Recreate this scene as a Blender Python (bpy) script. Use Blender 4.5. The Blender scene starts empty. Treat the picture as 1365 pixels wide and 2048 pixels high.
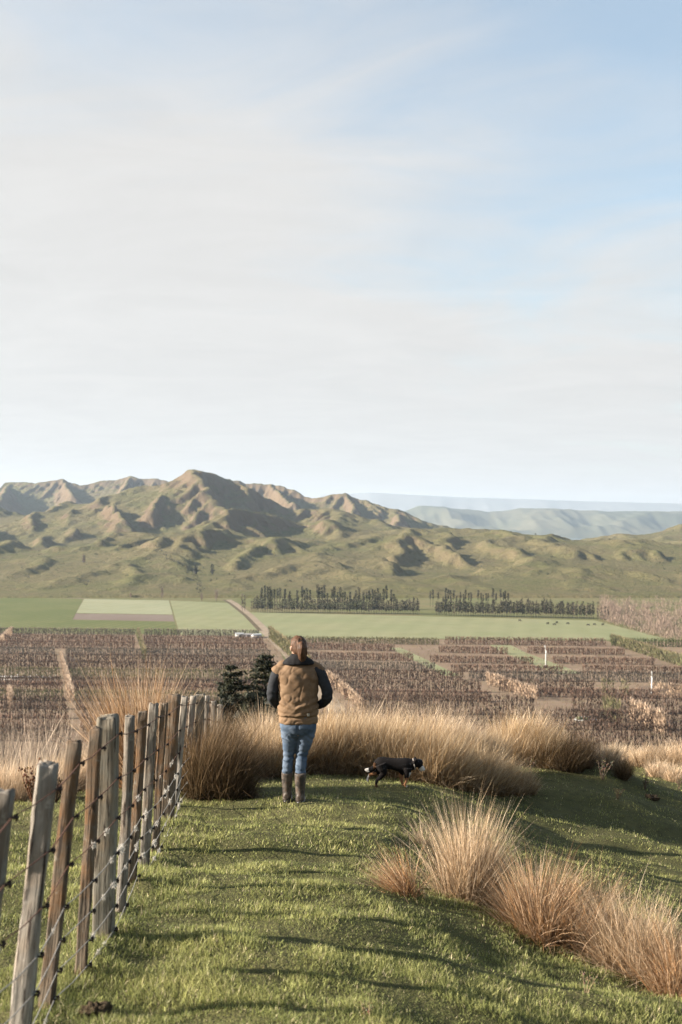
import bpy, math, random
import numpy as np
from mathutils import Vector, Matrix

# ------------------------------------------------------------------ camera, sky, sun, exposure
SC = bpy.context.scene
COL = SC.collection
F = 1991.1            # focal length in photo pixels (35 mm lens on a 36 mm high frame, 2048 px)
Y0 = 1058.0           # photo row of the true horizon
cam_d = bpy.data.cameras.new('camera'); cam = bpy.data.objects.new('camera', cam_d); COL.objects.link(cam)
cam_d.sensor_fit = 'VERTICAL'; cam_d.sensor_height = 36.0; cam_d.sensor_width = 24.0; cam_d.lens = 35.0
cam.location = (0, 0, 0); cam.rotation_euler = (math.radians(90), 0, 0)
cam_d.shift_y = (Y0 - 1024) / 2048.0
cam_d.clip_start = 0.05; cam_d.clip_end = 60000
cam_d.dof.use_dof = True; cam_d.dof.focus_distance = 10.4; cam_d.dof.aperture_fstop = 3.2
SC.camera = cam
SC.render.engine = 'CYCLES'
SC.cycles.use_denoising = True
try:
    SC.cycles.denoiser = 'OPENIMAGEDENOISE'
    SC.cycles.denoising_prefilter = 'ACCURATE'
except Exception: pass
SC.cycles.max_bounces = 6; SC.cycles.diffuse_bounces = 3; SC.cycles.transmission_bounces = 4
SC.cycles.transparent_max_bounces = 8; SC.cycles.volume_bounces = 0
SC.view_settings.view_transform = 'Standard'; SC.view_settings.look = 'None'
SC.view_settings.gamma = 1.0; SC.view_settings.use_curve_mapping = False
SC.view_settings.exposure = 2.0

SUN_EL = math.radians(21.0)
SUN_AZ = math.radians(6.0)      # sun stands to the left, this far behind the camera's plane
sun_from = Vector((-math.cos(SUN_AZ) * math.cos(SUN_EL), -math.sin(SUN_AZ) * math.cos(SUN_EL), math.sin(SUN_EL)))

world = bpy.data.worlds.new('World'); SC.world = world; world.use_nodes = True
nt = world.node_tree; nt.nodes.clear()
def N(tree, kind, **kw):
    n = tree.nodes.new(kind)
    for k, v in kw.items():
        if k == 'ins':
            for a, b in v.items(): n.inputs[a].default_value = b
        else: setattr(n, k, v)
    return n
def L(tree, a, b): tree.links.new(a, b)
def M(tree, op, a, b=None, c=None, clamp=False):
    n = tree.nodes.new('ShaderNodeMath'); n.operation = op; n.use_clamp = clamp
    for i, v in enumerate((a, b, c)):
        if v is None: continue
        if isinstance(v, (int, float)): n.inputs[i].default_value = v
        else: tree.links.new(v, n.inputs[i])
    return n.outputs[0]
def mixc(tree, fac, a, b, blend='MIX'):
    n = tree.nodes.new('ShaderNodeMix'); n.data_type = 'RGBA'; n.blend_type = blend
    for sock, v in ((n.inputs[0], fac), (n.inputs[6], a), (n.inputs[7], b)):
        if isinstance(v, (int, float)): sock.default_value = v
        elif isinstance(v, tuple): sock.default_value = v if len(v) == 4 else (*v, 1)
        else: tree.links.new(v, sock)
    return n.outputs[2]
def ramp(tree, fac, lo, hi, smooth=True):
    n = tree.nodes.new('ShaderNodeMapRange'); n.interpolation_type = 'SMOOTHSTEP' if smooth else 'LINEAR'
    n.inputs[1].default_value = lo; n.inputs[2].default_value = hi
    tree.links.new(fac, n.inputs[0]); return n.outputs[0]

sky = N(nt, 'ShaderNodeTexSky', sky_type='NISHITA', sun_disc=False)
sky.sun_elevation = SUN_EL; sky.sun_rotation = math.atan2(sun_from.x, sun_from.y)
sky.air_density = 1.0; sky.dust_density = 1.4; sky.ozone_density = 1.2; sky.altitude = 100
tc = N(nt, 'ShaderNodeTexCoord'); sep = N(nt, 'ShaderNodeSeparateXYZ'); L(nt, tc.outputs['Generated'], sep.inputs[0])
zz = M(nt, 'MAXIMUM', sep.outputs[2], 0.0)
den = M(nt, 'ADD', zz, 0.12)
cmb = N(nt, 'ShaderNodeCombineXYZ'); L(nt, M(nt, 'DIVIDE', sep.outputs[0], den), cmb.inputs[0]); L(nt, M(nt, 'DIVIDE', sep.outputs[1], den), cmb.inputs[1])
def cloud_noise(scale, loc, stretch, detail, rough, dist, rot=0.0):
    mp = N(nt, 'ShaderNodeMapping'); mp.inputs['Location'].default_value = loc; mp.inputs['Scale'].default_value = stretch
    mp.inputs['Rotation'].default_value = (0, 0, rot)
    L(nt, cmb.outputs[0], mp.inputs[0])
    nz = N(nt, 'ShaderNodeTexNoise'); nz.inputs['Scale'].default_value = scale; nz.inputs['Detail'].default_value = detail
    nz.inputs['Roughness'].default_value = rough; nz.inputs['Distortion'].default_value = dist
    L(nt, mp.outputs[0], nz.inputs['Vector']); return nz.outputs[0]
big = cloud_noise(0.9, (3.1, 1.7, 0), (1.0, 1.0, 1), 3, 0.5, 0.5, 0.5)
wisp = cloud_noise(1.7, (0.4, 5.2, 0), (0.75, 1.15, 1), 8, 0.6, 1.0, 0.6)
fine = cloud_noise(2.6, (7.4, 2.2, 0), (0.7, 1.4, 1), 7, 0.62, 1.2, 0.25)
# veil of high cloud: thick towards the horizon and towards the sun, torn by the noise
sd = N(nt, 'ShaderNodeVectorMath', operation='DOT_PRODUCT'); L(nt, tc.outputs['Generated'], sd.inputs[0]); sd.inputs[1].default_value = sun_from
veil = M(nt, 'ADD', M(nt, 'MULTIPLY', zz, -3.0), 1.72)
veil = M(nt, 'ADD', veil, M(nt, 'MULTIPLY', sd.outputs['Value'], 0.85))
veil = M(nt, 'ADD', veil, M(nt, 'MULTIPLY', M(nt, 'SUBTRACT', big, 0.5), 1.15))
veil = M(nt, 'ADD', veil, M(nt, 'MULTIPLY', M(nt, 'SUBTRACT', wisp, 0.5), 1.25))
veil = ramp(nt, veil, 0.0, 1.15)
veil = M(nt, 'ADD', M(nt, 'MULTIPLY', veil, 0.665), 0.33)
cl = M(nt, 'ADD', M(nt, 'MULTIPLY', M(nt, 'SUBTRACT', fine, 0.5), 0.20), 1.0)
cloudcol = N(nt, 'ShaderNodeMix', data_type='RGBA', blend_type='MULTIPLY'); cloudcol.inputs[0].default_value = 1.0
cloudcol.inputs[6].default_value = (3.88, 3.82, 3.73, 1)
cc = N(nt, 'ShaderNodeCombineXYZ')
for i in range(3): L(nt, cl, cc.inputs[i])
L(nt, cc.outputs[0], cloudcol.inputs[7])
skyblue = mixc(nt, 1.0, sky.outputs[0], (1.14, 1.36, 1.31), "MULTIPLY")
skymix = mixc(nt, veil, skyblue, cloudcol.outputs[2])
bg = N(nt, 'ShaderNodeBackground'); bg.inputs[1].default_value = 0.05; L(nt, skymix, bg.inputs[0])
wo = N(nt, 'ShaderNodeOutputWorld'); L(nt, bg.outputs[0], wo.inputs[0])

sl = bpy.data.lights.new('sun', 'SUN'); sl.energy = 5.0; sl.angle = math.radians(0.6); sl.color = (1.0, 0.90, 0.77)
so = bpy.data.objects.new('sun', sl); COL.objects.link(so)
so.rotation_euler = (-sun_from).to_track_quat('-Z', 'Y').to_euler()

# ------------------------------------------------------------------ helpers
rng = np.random.default_rng(7); random.seed(7)
def _hash(ix, iy, seed):
    h = (ix.astype(np.int64) * 374761393 + iy.astype(np.int64) * 668265263 + seed * 1274126177) & 0xffffffff
    h = ((h ^ (h >> 13)) * 1274126177) & 0xffffffff
    return (h ^ (h >> 16)) & 0xffffffff
def pn(x, y, seed=0):
    x = np.asarray(x, float); y = np.asarray(y, float)
    ix = np.floor(x); iy = np.floor(y); fx = x - ix; fy = y - iy
    u = fx * fx * fx * (fx * (fx * 6 - 15) + 10); v = fy * fy * fy * (fy * (fy * 6 - 15) + 10)
    def g(a, b):
        ang = _hash(ix + a, iy + b, seed) * (2 * math.pi / 4294967296.0)
        return np.cos(ang) * (fx - a) + np.sin(ang) * (fy - b)
    return ((g(0, 0) * (1 - u) + g(1, 0) * u) * (1 - v) + (g(0, 1) * (1 - u) + g(1, 1) * u) * v) * 1.5
def fbm(x, y, oct=4, seed=0, gain=0.5):
    s = 0; a = 1
    for i in range(oct):
        s = s + a * pn(x * 2 ** i, y * 2 ** i, seed + i * 17); a *= gain
    return s
def ridged(x, y, oct=4, seed=0, gain=0.5):
    s = 0; a = 1
    for i in range(oct):
        s = s + a * (1 - np.abs(pn(x * 2 ** i, y * 2 ** i, seed + i * 31)) * 2); a *= gain
    return s
def sstep(a, b, x):
    t = np.clip((np.asarray(x, float) - a) / (b - a), 0, 1); return t * t * (3 - 2 * t)

def mesh_np(name, V, Q=None, T=None, col=None, smooth=False):
    """mesh from arrays: V (n,3); Q (m,4) quads; T (k,3) triangles; col (n,3) point colours"""
    me = bpy.data.meshes.new(name)
    V = np.ascontiguousarray(V, np.float32).reshape(-1, 3)
    loops = []; tot = []
    if Q is not None and len(Q): loops.append(np.asarray(Q, np.int32).ravel()); tot.append(np.full(len(Q), 4, np.int32))
    if T is not None and len(T): loops.append(np.asarray(T, np.int32).ravel()); tot.append(np.full(len(T), 3, np.int32))
    loops = np.concatenate(loops); tot = np.concatenate(tot)
    start = np.zeros(len(tot), np.int32); start[1:] = np.cumsum(tot)[:-1]
    me.vertices.add(len(V)); me.vertices.foreach_set('co', V.ravel())
    me.loops.add(len(loops)); me.loops.foreach_set('vertex_index', loops)
    me.polygons.add(len(tot)); me.polygons.foreach_set('loop_start', start); me.polygons.foreach_set('loop_total', tot)
    if smooth: me.polygons.foreach_set('use_smooth', np.ones(len(tot), bool))
    me.update(calc_edges=True)
    if col is not None:
        at = me.attributes.new('col', 'FLOAT_COLOR', 'POINT')
        c = np.ones((len(V), 4), np.float32); c[:, :3] = col
        at.data.foreach_set('color', c.ravel())
    return me
def obj(name, me, mat=None, parent=None, loc=None):
    o = bpy.data.objects.new(name, me); COL.objects.link(o)
    if mat is not None and me is not None and len(me.materials) == 0: me.materials.append(mat)
    if parent is not None: o.parent = parent
    if loc is not None: o.location = loc
    return o
def tag(o, label, cat, group=None, kind=None):
    o['label'] = label; o['category'] = cat
    if group: o['group'] = group
    if kind: o['kind'] = kind
    return o
def empty(name, loc=(0, 0, 0), rz=0.0):
    o = bpy.data.objects.new(name, None); COL.objects.link(o); o.location = loc; o.rotation_euler = (0, 0, rz)
    o.empty_display_size = 0.2; return o
def grid_faces(nr, nc, wrap=False):
    r = np.arange(nr - 1)[:, None]; c = np.arange(nc if wrap else nc - 1)[None, :]
    a = r * nc + c; b = r * nc + (c + 1) % nc
    return np.stack([a, b, b + nc, a + nc], -1).reshape(-1, 4)
class MB:
    """collects vertices, faces and point colours into one mesh"""
    def __init__(s): s.v = []; s.q = []; s.t = []; s.c = []; s.n = 0
    def add(s, V, Q=None, T=None, col=(0.5, 0.5, 0.5)):
        V = np.asarray(V, float).reshape(-1, 3)
        if Q is not None and len(Q): s.q.append(np.asarray(Q, int) + s.n)
        if T is not None and len(T): s.t.append(np.asarray(T, int) + s.n)
        s.v.append(V); c = np.asarray(col, float)
        s.c.append(np.broadcast_to(c, (len(V), 3)) if c.ndim == 1 else c); s.n += len(V)
    def box(s, x0, x1, y0, y1, z0, z1, col=(0.5, 0.5, 0.5)):
        V = [(x, y, z) for z in (z0, z1) for y in (y0, y1) for x in (x0, x1)]
        s.add(V, [(0, 2, 3, 1), (4, 5, 7, 6), (0, 1, 5, 4), (2, 6, 7, 3), (0, 4, 6, 2), (1, 3, 7, 5)], None, col)
    def tube(s, path, rad, n=8, col=(0.5, 0.5, 0.5), cap=True, squash=(1, 1), ref=None):
        P = np.asarray(path, float); m = len(P); rad = np.broadcast_to(np.asarray(rad, float), (m,))
        tg = np.gradient(P, axis=0); tg /= np.linalg.norm(tg, axis=1)[:, None] + 1e-9
        up = np.array(ref if ref is not None else ((0, 0, 1) if abs(tg[0][2]) < 0.9 else (1, 0, 0)), float)
        a = np.linspace(0, 2 * math.pi, n, endpoint=False); V = []
        for i in range(m):
            u = up - tg[i] * np.dot(up, tg[i]); u /= np.linalg.norm(u) + 1e-9; w = np.cross(tg[i], u); up = u
            V.append(P[i] + rad[i] * (np.cos(a)[:, None] * u * squash[0] + np.sin(a)[:, None] * w * squash[1]))
        V = np.concatenate(V); Q = grid_faces(m, n, True)
        T = []
        if cap:
            V = np.concatenate([V, P[:1], P[-1:]]); e0 = m * n; e1 = e0 + 1
            T = [(e0, (i + 1) % n, i) for i in range(n)] + [(e1, (m - 1) * n + i, (m - 1) * n + (i + 1) % n) for i in range(n)]
        s.add(V, Q, T, col)
    def mesh(s, name, smooth=False, color=True):
        return mesh_np(name, np.concatenate(s.v), np.concatenate(s.q) if s.q else None, np.concatenate(s.t) if s.t else None,
                       np.concatenate(s.c) if color else None, smooth)

# ---- materials
def mat_new(name, rough=0.85, spec=0.25):
    m = bpy.data.materials.new(name); m.use_nodes = True; t = m.node_tree
    b = t.nodes['Principled BSDF']; b.inputs['Roughness'].default_value = rough; b.inputs['Specular IOR Level'].default_value = spec
    return m, t, b
def objcoord(t, scale=(1, 1, 1)):
    c = N(t, 'ShaderNodeTexCoord'); mp = N(t, 'ShaderNodeMapping'); mp.inputs['Scale'].default_value = scale
    L(t, c.outputs['Object'], mp.inputs[0]); return mp.outputs[0]
def noise(t, vec, scale, detail=4, rough=0.55, dist=0.0):
    n = N(t, 'ShaderNodeTexNoise'); n.inputs['Scale'].default_value = scale; n.inputs['Detail'].default_value = detail
    n.inputs['Roughness'].default_value = rough; n.inputs['Distortion'].default_value = dist
    L(t, vec, n.inputs['Vector']); return n.outputs[0]
def bump(t, b, h, strength, dist):
    n = N(t, 'ShaderNodeBump'); n.inputs['Strength'].default_value = strength; n.inputs['Distance'].default_value = dist
    L(t, h, n.inputs['Height']); L(t, n.outputs[0], b.inputs['Normal'])
def mat_plain(name, col, rough=0.8, var=0.25, scale=4.0, spec=0.25, bmp=0.0, bdist=0.01):
    m, t, b = mat_new(name, rough, spec); v = objcoord(t); n = noise(t, v, scale, 5)
    c = mixc(t, n, tuple(x * (1 - var) for x in col), tuple(min(1, x * (1 + var)) for x in col)); L(t, c, b.inputs['Base Color'])
    if bmp: bump(t, b, noise(t, v, scale * 4, 5), bmp, bdist)
    return m
def mat_leaf(name, trans=0.35, rough=0.6, spec=0.2, gain=1.0):
    m = bpy.data.materials.new(name); m.use_nodes = True; t = m.node_tree; t.nodes.clear()
    at = N(t, 'ShaderNodeAttribute', attribute_name='col')
    b = N(t, 'ShaderNodeBsdfPrincipled'); b.inputs['Roughness'].default_value = rough; b.inputs['Specular IOR Level'].default_value = spec
    tr = N(t, 'ShaderNodeBsdfTranslucent'); mx = N(t, 'ShaderNodeMixShader'); mx.inputs[0].default_value = trans
    o = N(t, 'ShaderNodeOutputMaterial')
    L(t, at.outputs['Color'], b.inputs['Base Color']); L(t, at.outputs['Color'], tr.inputs[0])
    L(t, b.outputs[0], mx.inputs[1]); L(t, tr.outputs[0], mx.inputs[2]); L(t, mx.outputs[0], o.inputs[0]); return m
MAT = {}
MAT['leaf'] = mat_leaf('dry_blade', 0.35)
MAT['grass'] = mat_leaf('green_blade', 0.4, 0.55, 0.25)
MAT['twig'] = mat_leaf('twig', 0.1, 0.9, 0.1)
MAT['attr'] = mat_leaf('painted', 0.0, 0.7, 0.3)
MAT['needle'] = mat_leaf('needles', 0.15, 0.7, 0.2)

# ------------------------------------------------------------------ terrain
H_PLAIN = 66.0
def pix(px, py, d): return np.array([(px - 682.5) / F * d, d, -(py - Y0) / F * d])
def plain_pt(px, py, dz=0.0):
    d = H_PLAIN * F / (py - Y0); return np.array([(px - 682.5) / F * d, d, -H_PLAIN + dz])
_py = np.array([-400, -60, -20, -5, 0, 3, 4.43, 4.9, 6.08, 7.56, 8.6, 10.1, 11, 12.8, 14.5, 17, 20, 24, 27, 32, 40, 60, 90, 140, 200, 250, 400])
_pz = np.array([30, 4.5, 0.6, -1.1, -1.50, -1.84, -2.0, -2.04, -2.21, -2.42, -2.56, -2.78, -2.92, -3.22, -3.49, -3.88, -4.42, -5.3, -6.3, -8.0, -11, -18.5, -30, -48, -61, -67.5, -72])
_gy = np.arange(-400, 400, 0.1); _gz = np.interp(_gy, _py, _pz)
_k = np.exp(-0.5 * (np.arange(-25, 26) / 8.0) ** 2); _k /= _k.sum()
_gz = np.convolve(np.pad(_gz, 25, mode='edge'), _k, 'valid')
def near_h(x, y, micro=True):
    x = np.asarray(x, float); y = np.asarray(y, float)
    z = np.interp(y, _gy, _gz)
    r = 0.35 * np.log1p(np.exp(np.clip((x - 0.3 - 0.16 * np.maximum(y - 8, 0) * (y < 60)) / 0.35, -30, 60)))
    z = z - (1.10 + 0.36 * sstep(5, 9, y)) * (1 - np.exp(-r / 3.0)) * sstep(-5, 3, y) * (1 - 0.3 * sstep(12, 22, y))
    z = z + 0.75 * sstep(4.0, 8.0, x) * sstep(15, 23, y) * (1 - sstep(30, 45, y))      # the shoulder of the spur on the right
    z = z + 0.62 * np.exp(-((x - 4.0) / 1.7) ** 2 - ((y - 17.3) / 2.4) ** 2)                # knoll under the right-hand rushes
    z = z - 0.16 * np.maximum(x - 10, 0) * (1 - sstep(120, 200, np.hypot(x, y)))
    z = z - 0.30 * np.maximum(-x - 3.2, 0) * sstep(9, 16, y) * (1 - sstep(60, 140, np.hypot(x, y)))
    z = np.maximum(z, -68.0)
    if micro:
        w = np.exp(-np.hypot(x, y) / 60.0)
        z = z + w * (0.09 * pn(x * 0.55 + 3, y * 0.75, 3) + 0.042 * pn(x * 1.5, y * 2.1 + 7, 5) + 0.012 * pn(x * 4.0, y * 5.0, 9))
        # sheep terraces on the slope to the right
        z = z + w * sstep(1.0, 3.0, x) * 0.06 * pn(x * 0.5 + y * 0.35, y * 1.5 - x * 0.5, 21)
        # trodden bank along the fence line
        fx = -1.15 - 0.085 * np.maximum(y - 4.5, 0)
        z = z + 0.035 * np.exp(-((x - fx) / 0.25) ** 2) * (0.8 + pn(x * 3, y * 2.3, 15)) * sstep(1, 3, y) * (1 - sstep(12, 14, y))
    return z
def ground(px, py, lo=2.0, hi=60.0):
    ds = np.arange(lo, hi, 0.02); x = (px - 682.5) / F * ds
    g = -(py - Y0) / F * ds - near_h(x, ds)
    i = np.argmax(g <= 0) if (g <= 0).any() else len(ds) - 1
    d = ds[i]; return np.array([(px - 682.5) / F * d, d, float(near_h((px - 682.5) / F * d, d))])
def on_ground(px, d):
    x = (px - 682.5) / F * d; return np.array([x, d, float(near_h(x, d))])

# -- the grazed spur the camera stands on
ang = np.concatenate([np.linspace(-180, -40, 36, endpoint=False), np.linspace(-40, -24, 24, endpoint=False), np.linspace(-24, 26, 250, endpoint=False), np.linspace(26, 40, 20, endpoint=False), np.linspace(40, 180, 36, endpoint=False)])
A = np.radians(ang); R = np.concatenate([[0.05], np.geomspace(0.8, 3, 12, endpoint=False), np.geomspace(3, 32, 230, endpoint=False), np.geomspace(32, 330, 60)])
X = R[:, None] * np.sin(A)[None]; Y = R[:, None] * np.cos(A)[None]; Z = near_h(X, Y)
V = np.stack([X, Y, Z], -1).reshape(-1, 3)
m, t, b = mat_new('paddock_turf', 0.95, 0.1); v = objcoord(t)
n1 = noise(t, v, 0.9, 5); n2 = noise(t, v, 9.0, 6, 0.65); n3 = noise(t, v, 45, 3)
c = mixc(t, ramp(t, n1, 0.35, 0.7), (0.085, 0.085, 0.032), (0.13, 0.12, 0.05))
c = mixc(t, ramp(t, n2, 0.45, 0.75), c, (0.055, 0.05, 0.024)); c = mixc(t, ramp(t, n3, 0.6, 0.75), c, (0.14, 0.11, 0.06))  # ground tone darkened to deepen the shade in gaps between the blades
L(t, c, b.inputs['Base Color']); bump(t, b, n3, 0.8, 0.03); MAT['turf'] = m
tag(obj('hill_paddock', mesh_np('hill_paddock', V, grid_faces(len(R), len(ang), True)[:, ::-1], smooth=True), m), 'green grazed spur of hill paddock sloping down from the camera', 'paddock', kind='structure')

# -- valley floor
def polar_sheet(name, d0, d1, z, mat, label, cat, na=72, nr=30):
    a = np.linspace(0, 2 * math.pi, na, endpoint=False); r = np.geomspace(d0, d1, nr)
    V = np.stack([r[:, None] * np.sin(a), r[:, None] * np.cos(a), np.full((nr, na), z)], -1).reshape(-1, 3)
    return tag(obj(name, mesh_np(name, V, grid_faces(nr, na, True)[:, ::-1]), mat), label, cat, kind='structure')
def mat_field(name, a, b_, c_=None, s1=0.02, s2=0.25, amt=0.5, stripe=0.0, samt=0.45):
    m, t, b = mat_new(name, 0.95, 0.05); v = objcoord(t); n1 = noise(t, v, s1, 5, 0.6); n2 = noise(t, v, s2, 5, 0.65)
    c = mixc(t, ramp(t, n1, 0.35, 0.65), a, b_)
    if c_: c = mixc(t, M(t, 'MULTIPLY', ramp(t, n2, 0.45, 0.7), amt), c, c_)
    if stripe:
        sw = N(t, 'ShaderNodeTexWave', bands_direction='X'); sw.inputs['Scale'].default_value = stripe; sw.inputs['Distortion'].default_value = 1.5; sw.inputs['Detail'].default_value = 3; sw.inputs['Detail Scale'].default_value = 0.4
        mp = N(t, 'ShaderNodeMapping'); mp.inputs['Rotation'].default_value = (0, 0, 0.2); L(t, v, mp.inputs[0]); L(t, mp.outputs[0], sw.inputs[0])
        c = mixc(t, M(t, 'MULTIPLY', sw.outputs[0], samt), c, tuple(x * 0.68 for x in a))
    L(t, c, b.inputs['Base Color']); return m
MAT['valley'] = mat_field('valley_ground', (0.17, 0.175, 0.075), (0.22, 0.19, 0.10), (0.12, 0.13, 0.05))
polar_sheet('valley_floor', 120, 4200, -H_PLAIN, MAT['valley'], 'flat olive valley floor below the hills', 'valley')
m, t, b = mat_new('sea_water', 0.15, 0.5); b.inputs['Base Color'].default_value = (0.10, 0.14, 0.17, 1); v = objcoord(t); bump(t, b, noise(t, v, 0.05, 4), 0.3, 2.0)
polar_sheet('sea', 4200, 40000, -H_PLAIN - 1.5, m, 'pale strip of sea below the far blue hills', 'sea', nr=12)

def quad_field(name, pts, mat, dz, label, nu=12, nv=6):
    p = [plain_pt(x, y, dz) for x, y in pts]; u = np.linspace(0, 1, nu)[None, :, None]; w = np.linspace(0, 1, nv)[:, None, None]
    V = (p[0] * (1 - u) + p[1] * u) * (1 - w) + (p[3] * (1 - u) + p[2] * u) * w
    return tag(obj(name, mesh_np(name, V.reshape(-1, 3), grid_faces(nv, nu)[:, ::-1]), mat), label, 'field', kind='structure')
MAT['crop'] = mat_field('crop_rows', (0.15, 0.17, 0.065), (0.19, 0.195, 0.08), (0.12, 0.14, 0.05), stripe=0.045)
MAT['pale'] = mat_field('pale_pasture', (0.27, 0.285, 0.155), (0.31, 0.305, 0.175), (0.23, 0.245, 0.12), s1=0.012, s2=0.06, stripe=0.02, samt=0.16)
MAT['pale2'] = mat_field('young_pasture', (0.33, 0.34, 0.215), (0.36, 0.36, 0.23), (0.28, 0.275, 0.15), s1=0.015, s2=0.07, stripe=0.03, samt=0.14)
MAT['till'] = mat_field('tilled_soil', (0.22, 0.17, 0.14), (0.25, 0.20, 0.165), (0.19, 0.15, 0.12))
MAT['orch'] = mat_field('orchard_floor', (0.25, 0.178, 0.13), (0.31, 0.225, 0.16), (0.20, 0.175, 0.09), 0.035, 0.4, 0.6)
quad_field('field', [(-420, 1186), (166, 1198), (135, 1262), (-520, 1252)], MAT['crop'], 0.05, 'dark green crop field with faint rows on the far left of the plain')
quad_field('field', [(-420, 1183), (169, 1190.5), (167, 1197), (-420, 1186.5)], MAT['till'], 0.10, 'thin brown tilled strip along the back of the dark green crop field')
quad_field('field', [(169, 1198), (338, 1201), (346, 1229), (153, 1226)], MAT['pale2'], 0.05, 'palest young pasture between the dark crop field and the bright field')
quad_field('field', [(152, 1227), (346, 1230), (349, 1243), (145, 1239)], MAT['till'], 0.05, 'mauve brown tilled strip in front of the palest pasture')
quad_field('field', [(145, 1240), (349, 1244), (357, 1269), (136, 1263)], MAT['crop'], 0.05, 'narrow olive field in front of the tilled strip')
quad_field('field', [(341, 1201), (458, 1206), (535, 1272), (360, 1269)], MAT['pale'], 0.05, 'bright pale green field left of the farm track')
quad_field('field', [(494, 1224), (1190, 1241), (1345, 1281), (556, 1275)], MAT['pale'], 0.05, 'long pale green pasture in front of the dark shelter trees')
quad_field('field', [(-900, 1254), (545, 1273), (700, 1580), (-900, 1580)], MAT['orch'], 0.05, 'brown orchard floor left of the farm track', 30, 20)
quad_field('field', [(556, 1276), (1500, 1285), (2300, 1580), (705, 1580)], MAT['orch'], 0.05, 'pinkish brown orchard floor right of the farm track', 30, 20)
quad_field('field', [(1310, 1308), (1600, 1312), (1700, 1335), (1365, 1333)], MAT['pale'], 0.12, 'small bright green patch beyond the diagonal hedge on the right edge')
# farm track
def strip(name, pts, w, mat, dz, label, cat):
    P = [plain_pt(x, y, dz) for x, y in pts]; V = []
    for i, p in enumerate(P):
        d = P[min(i + 1, len(P) - 1)] - P[max(i - 1, 0)]; d /= np.linalg.norm(d); n = np.array([d[1], -d[0], 0]); V += [p - n * w / 2, p + n * w / 2]
    Q = [(2 * i, 2 * i + 1, 2 * i + 3, 2 * i + 2) for i in range(len(P) - 1)]
    return tag(obj(name, mesh_np(name, np.array(V), Q), mat), label, cat, kind='structure')
MAT['dirt'] = mat_field('dirt_track', (0.34, 0.27, 0.20), (0.40, 0.32, 0.24), (0.25, 0.2, 0.13), 0.08, 0.6)
strip('farm_track', [(455, 1200), (468, 1207), (500, 1232), (530, 1262), (575, 1305), (700, 1450)], 7.0, MAT['dirt'], 0.16, 'pale dirt farm track running between the green fields', 'track')
MAT['ditch'] = mat_field('ditch_bank', (0.12, 0.10, 0.06), (0.16, 0.12, 0.08), (0.2, 0.16, 0.1), 0.08, 0.6)
strip('ditch', [(448, 1200), (461, 1207.5), (492, 1232), (521, 1262)], 3.0, MAT['ditch'], 0.2, 'dark brown drain along the farm track', 'ditch')
strip('green_lane', [(1000, 1290), (1030, 1306), (1085, 1327), (1140, 1348)], 12.0, MAT['pale'], 0.14, 'grassy lane running diagonally through the right-hand orchard', 'lane')
strip('green_lane', [(790, 1296), (850, 1325), (905, 1352)], 7.0, MAT['pale'], 0.14, 'grassy lane between the orchard blocks behind the person', 'lane')

# -- hills
def ridge_eval(x, y, lines, soft=2.0):
    best = np.full(x.shape, -1e9)
    for pts, Lf, Ls in lines:                      # Lf: fall length; plain-relative exponential flank
        P = np.array([pix(*p) for p in pts])
        for i in range(len(P) - 1):
            a, b_ = P[i], P[i + 1]; d = b_[:2] - a[:2]; l2 = (d ** 2).sum() + 1e-9
            tt = np.clip(((x - a[0]) * d[0] + (y - a[1]) * d[1]) / l2, 0, 1)
            dist = np.hypot(x - a[0] - tt * d[0], y - a[1] - tt * d[1])
            zc = a[2] + (b_[2] - a[2]) * tt + H_PLAIN
            fk, ex = (1.2, 1.08) if Lf > 180 else (1.18, 1.1)
            h = zc * np.exp(-(np.sqrt(dist * dist + Ls * Ls) / (Lf * fk)) ** ex + (Ls / (Lf * fk)) ** ex)
            mx = np.maximum(best, h); best = mx + soft * np.log1p(np.exp(-np.abs(best - h) / soft)) * (mx > -1e8) * (best > -1e8)
    return best
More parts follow.
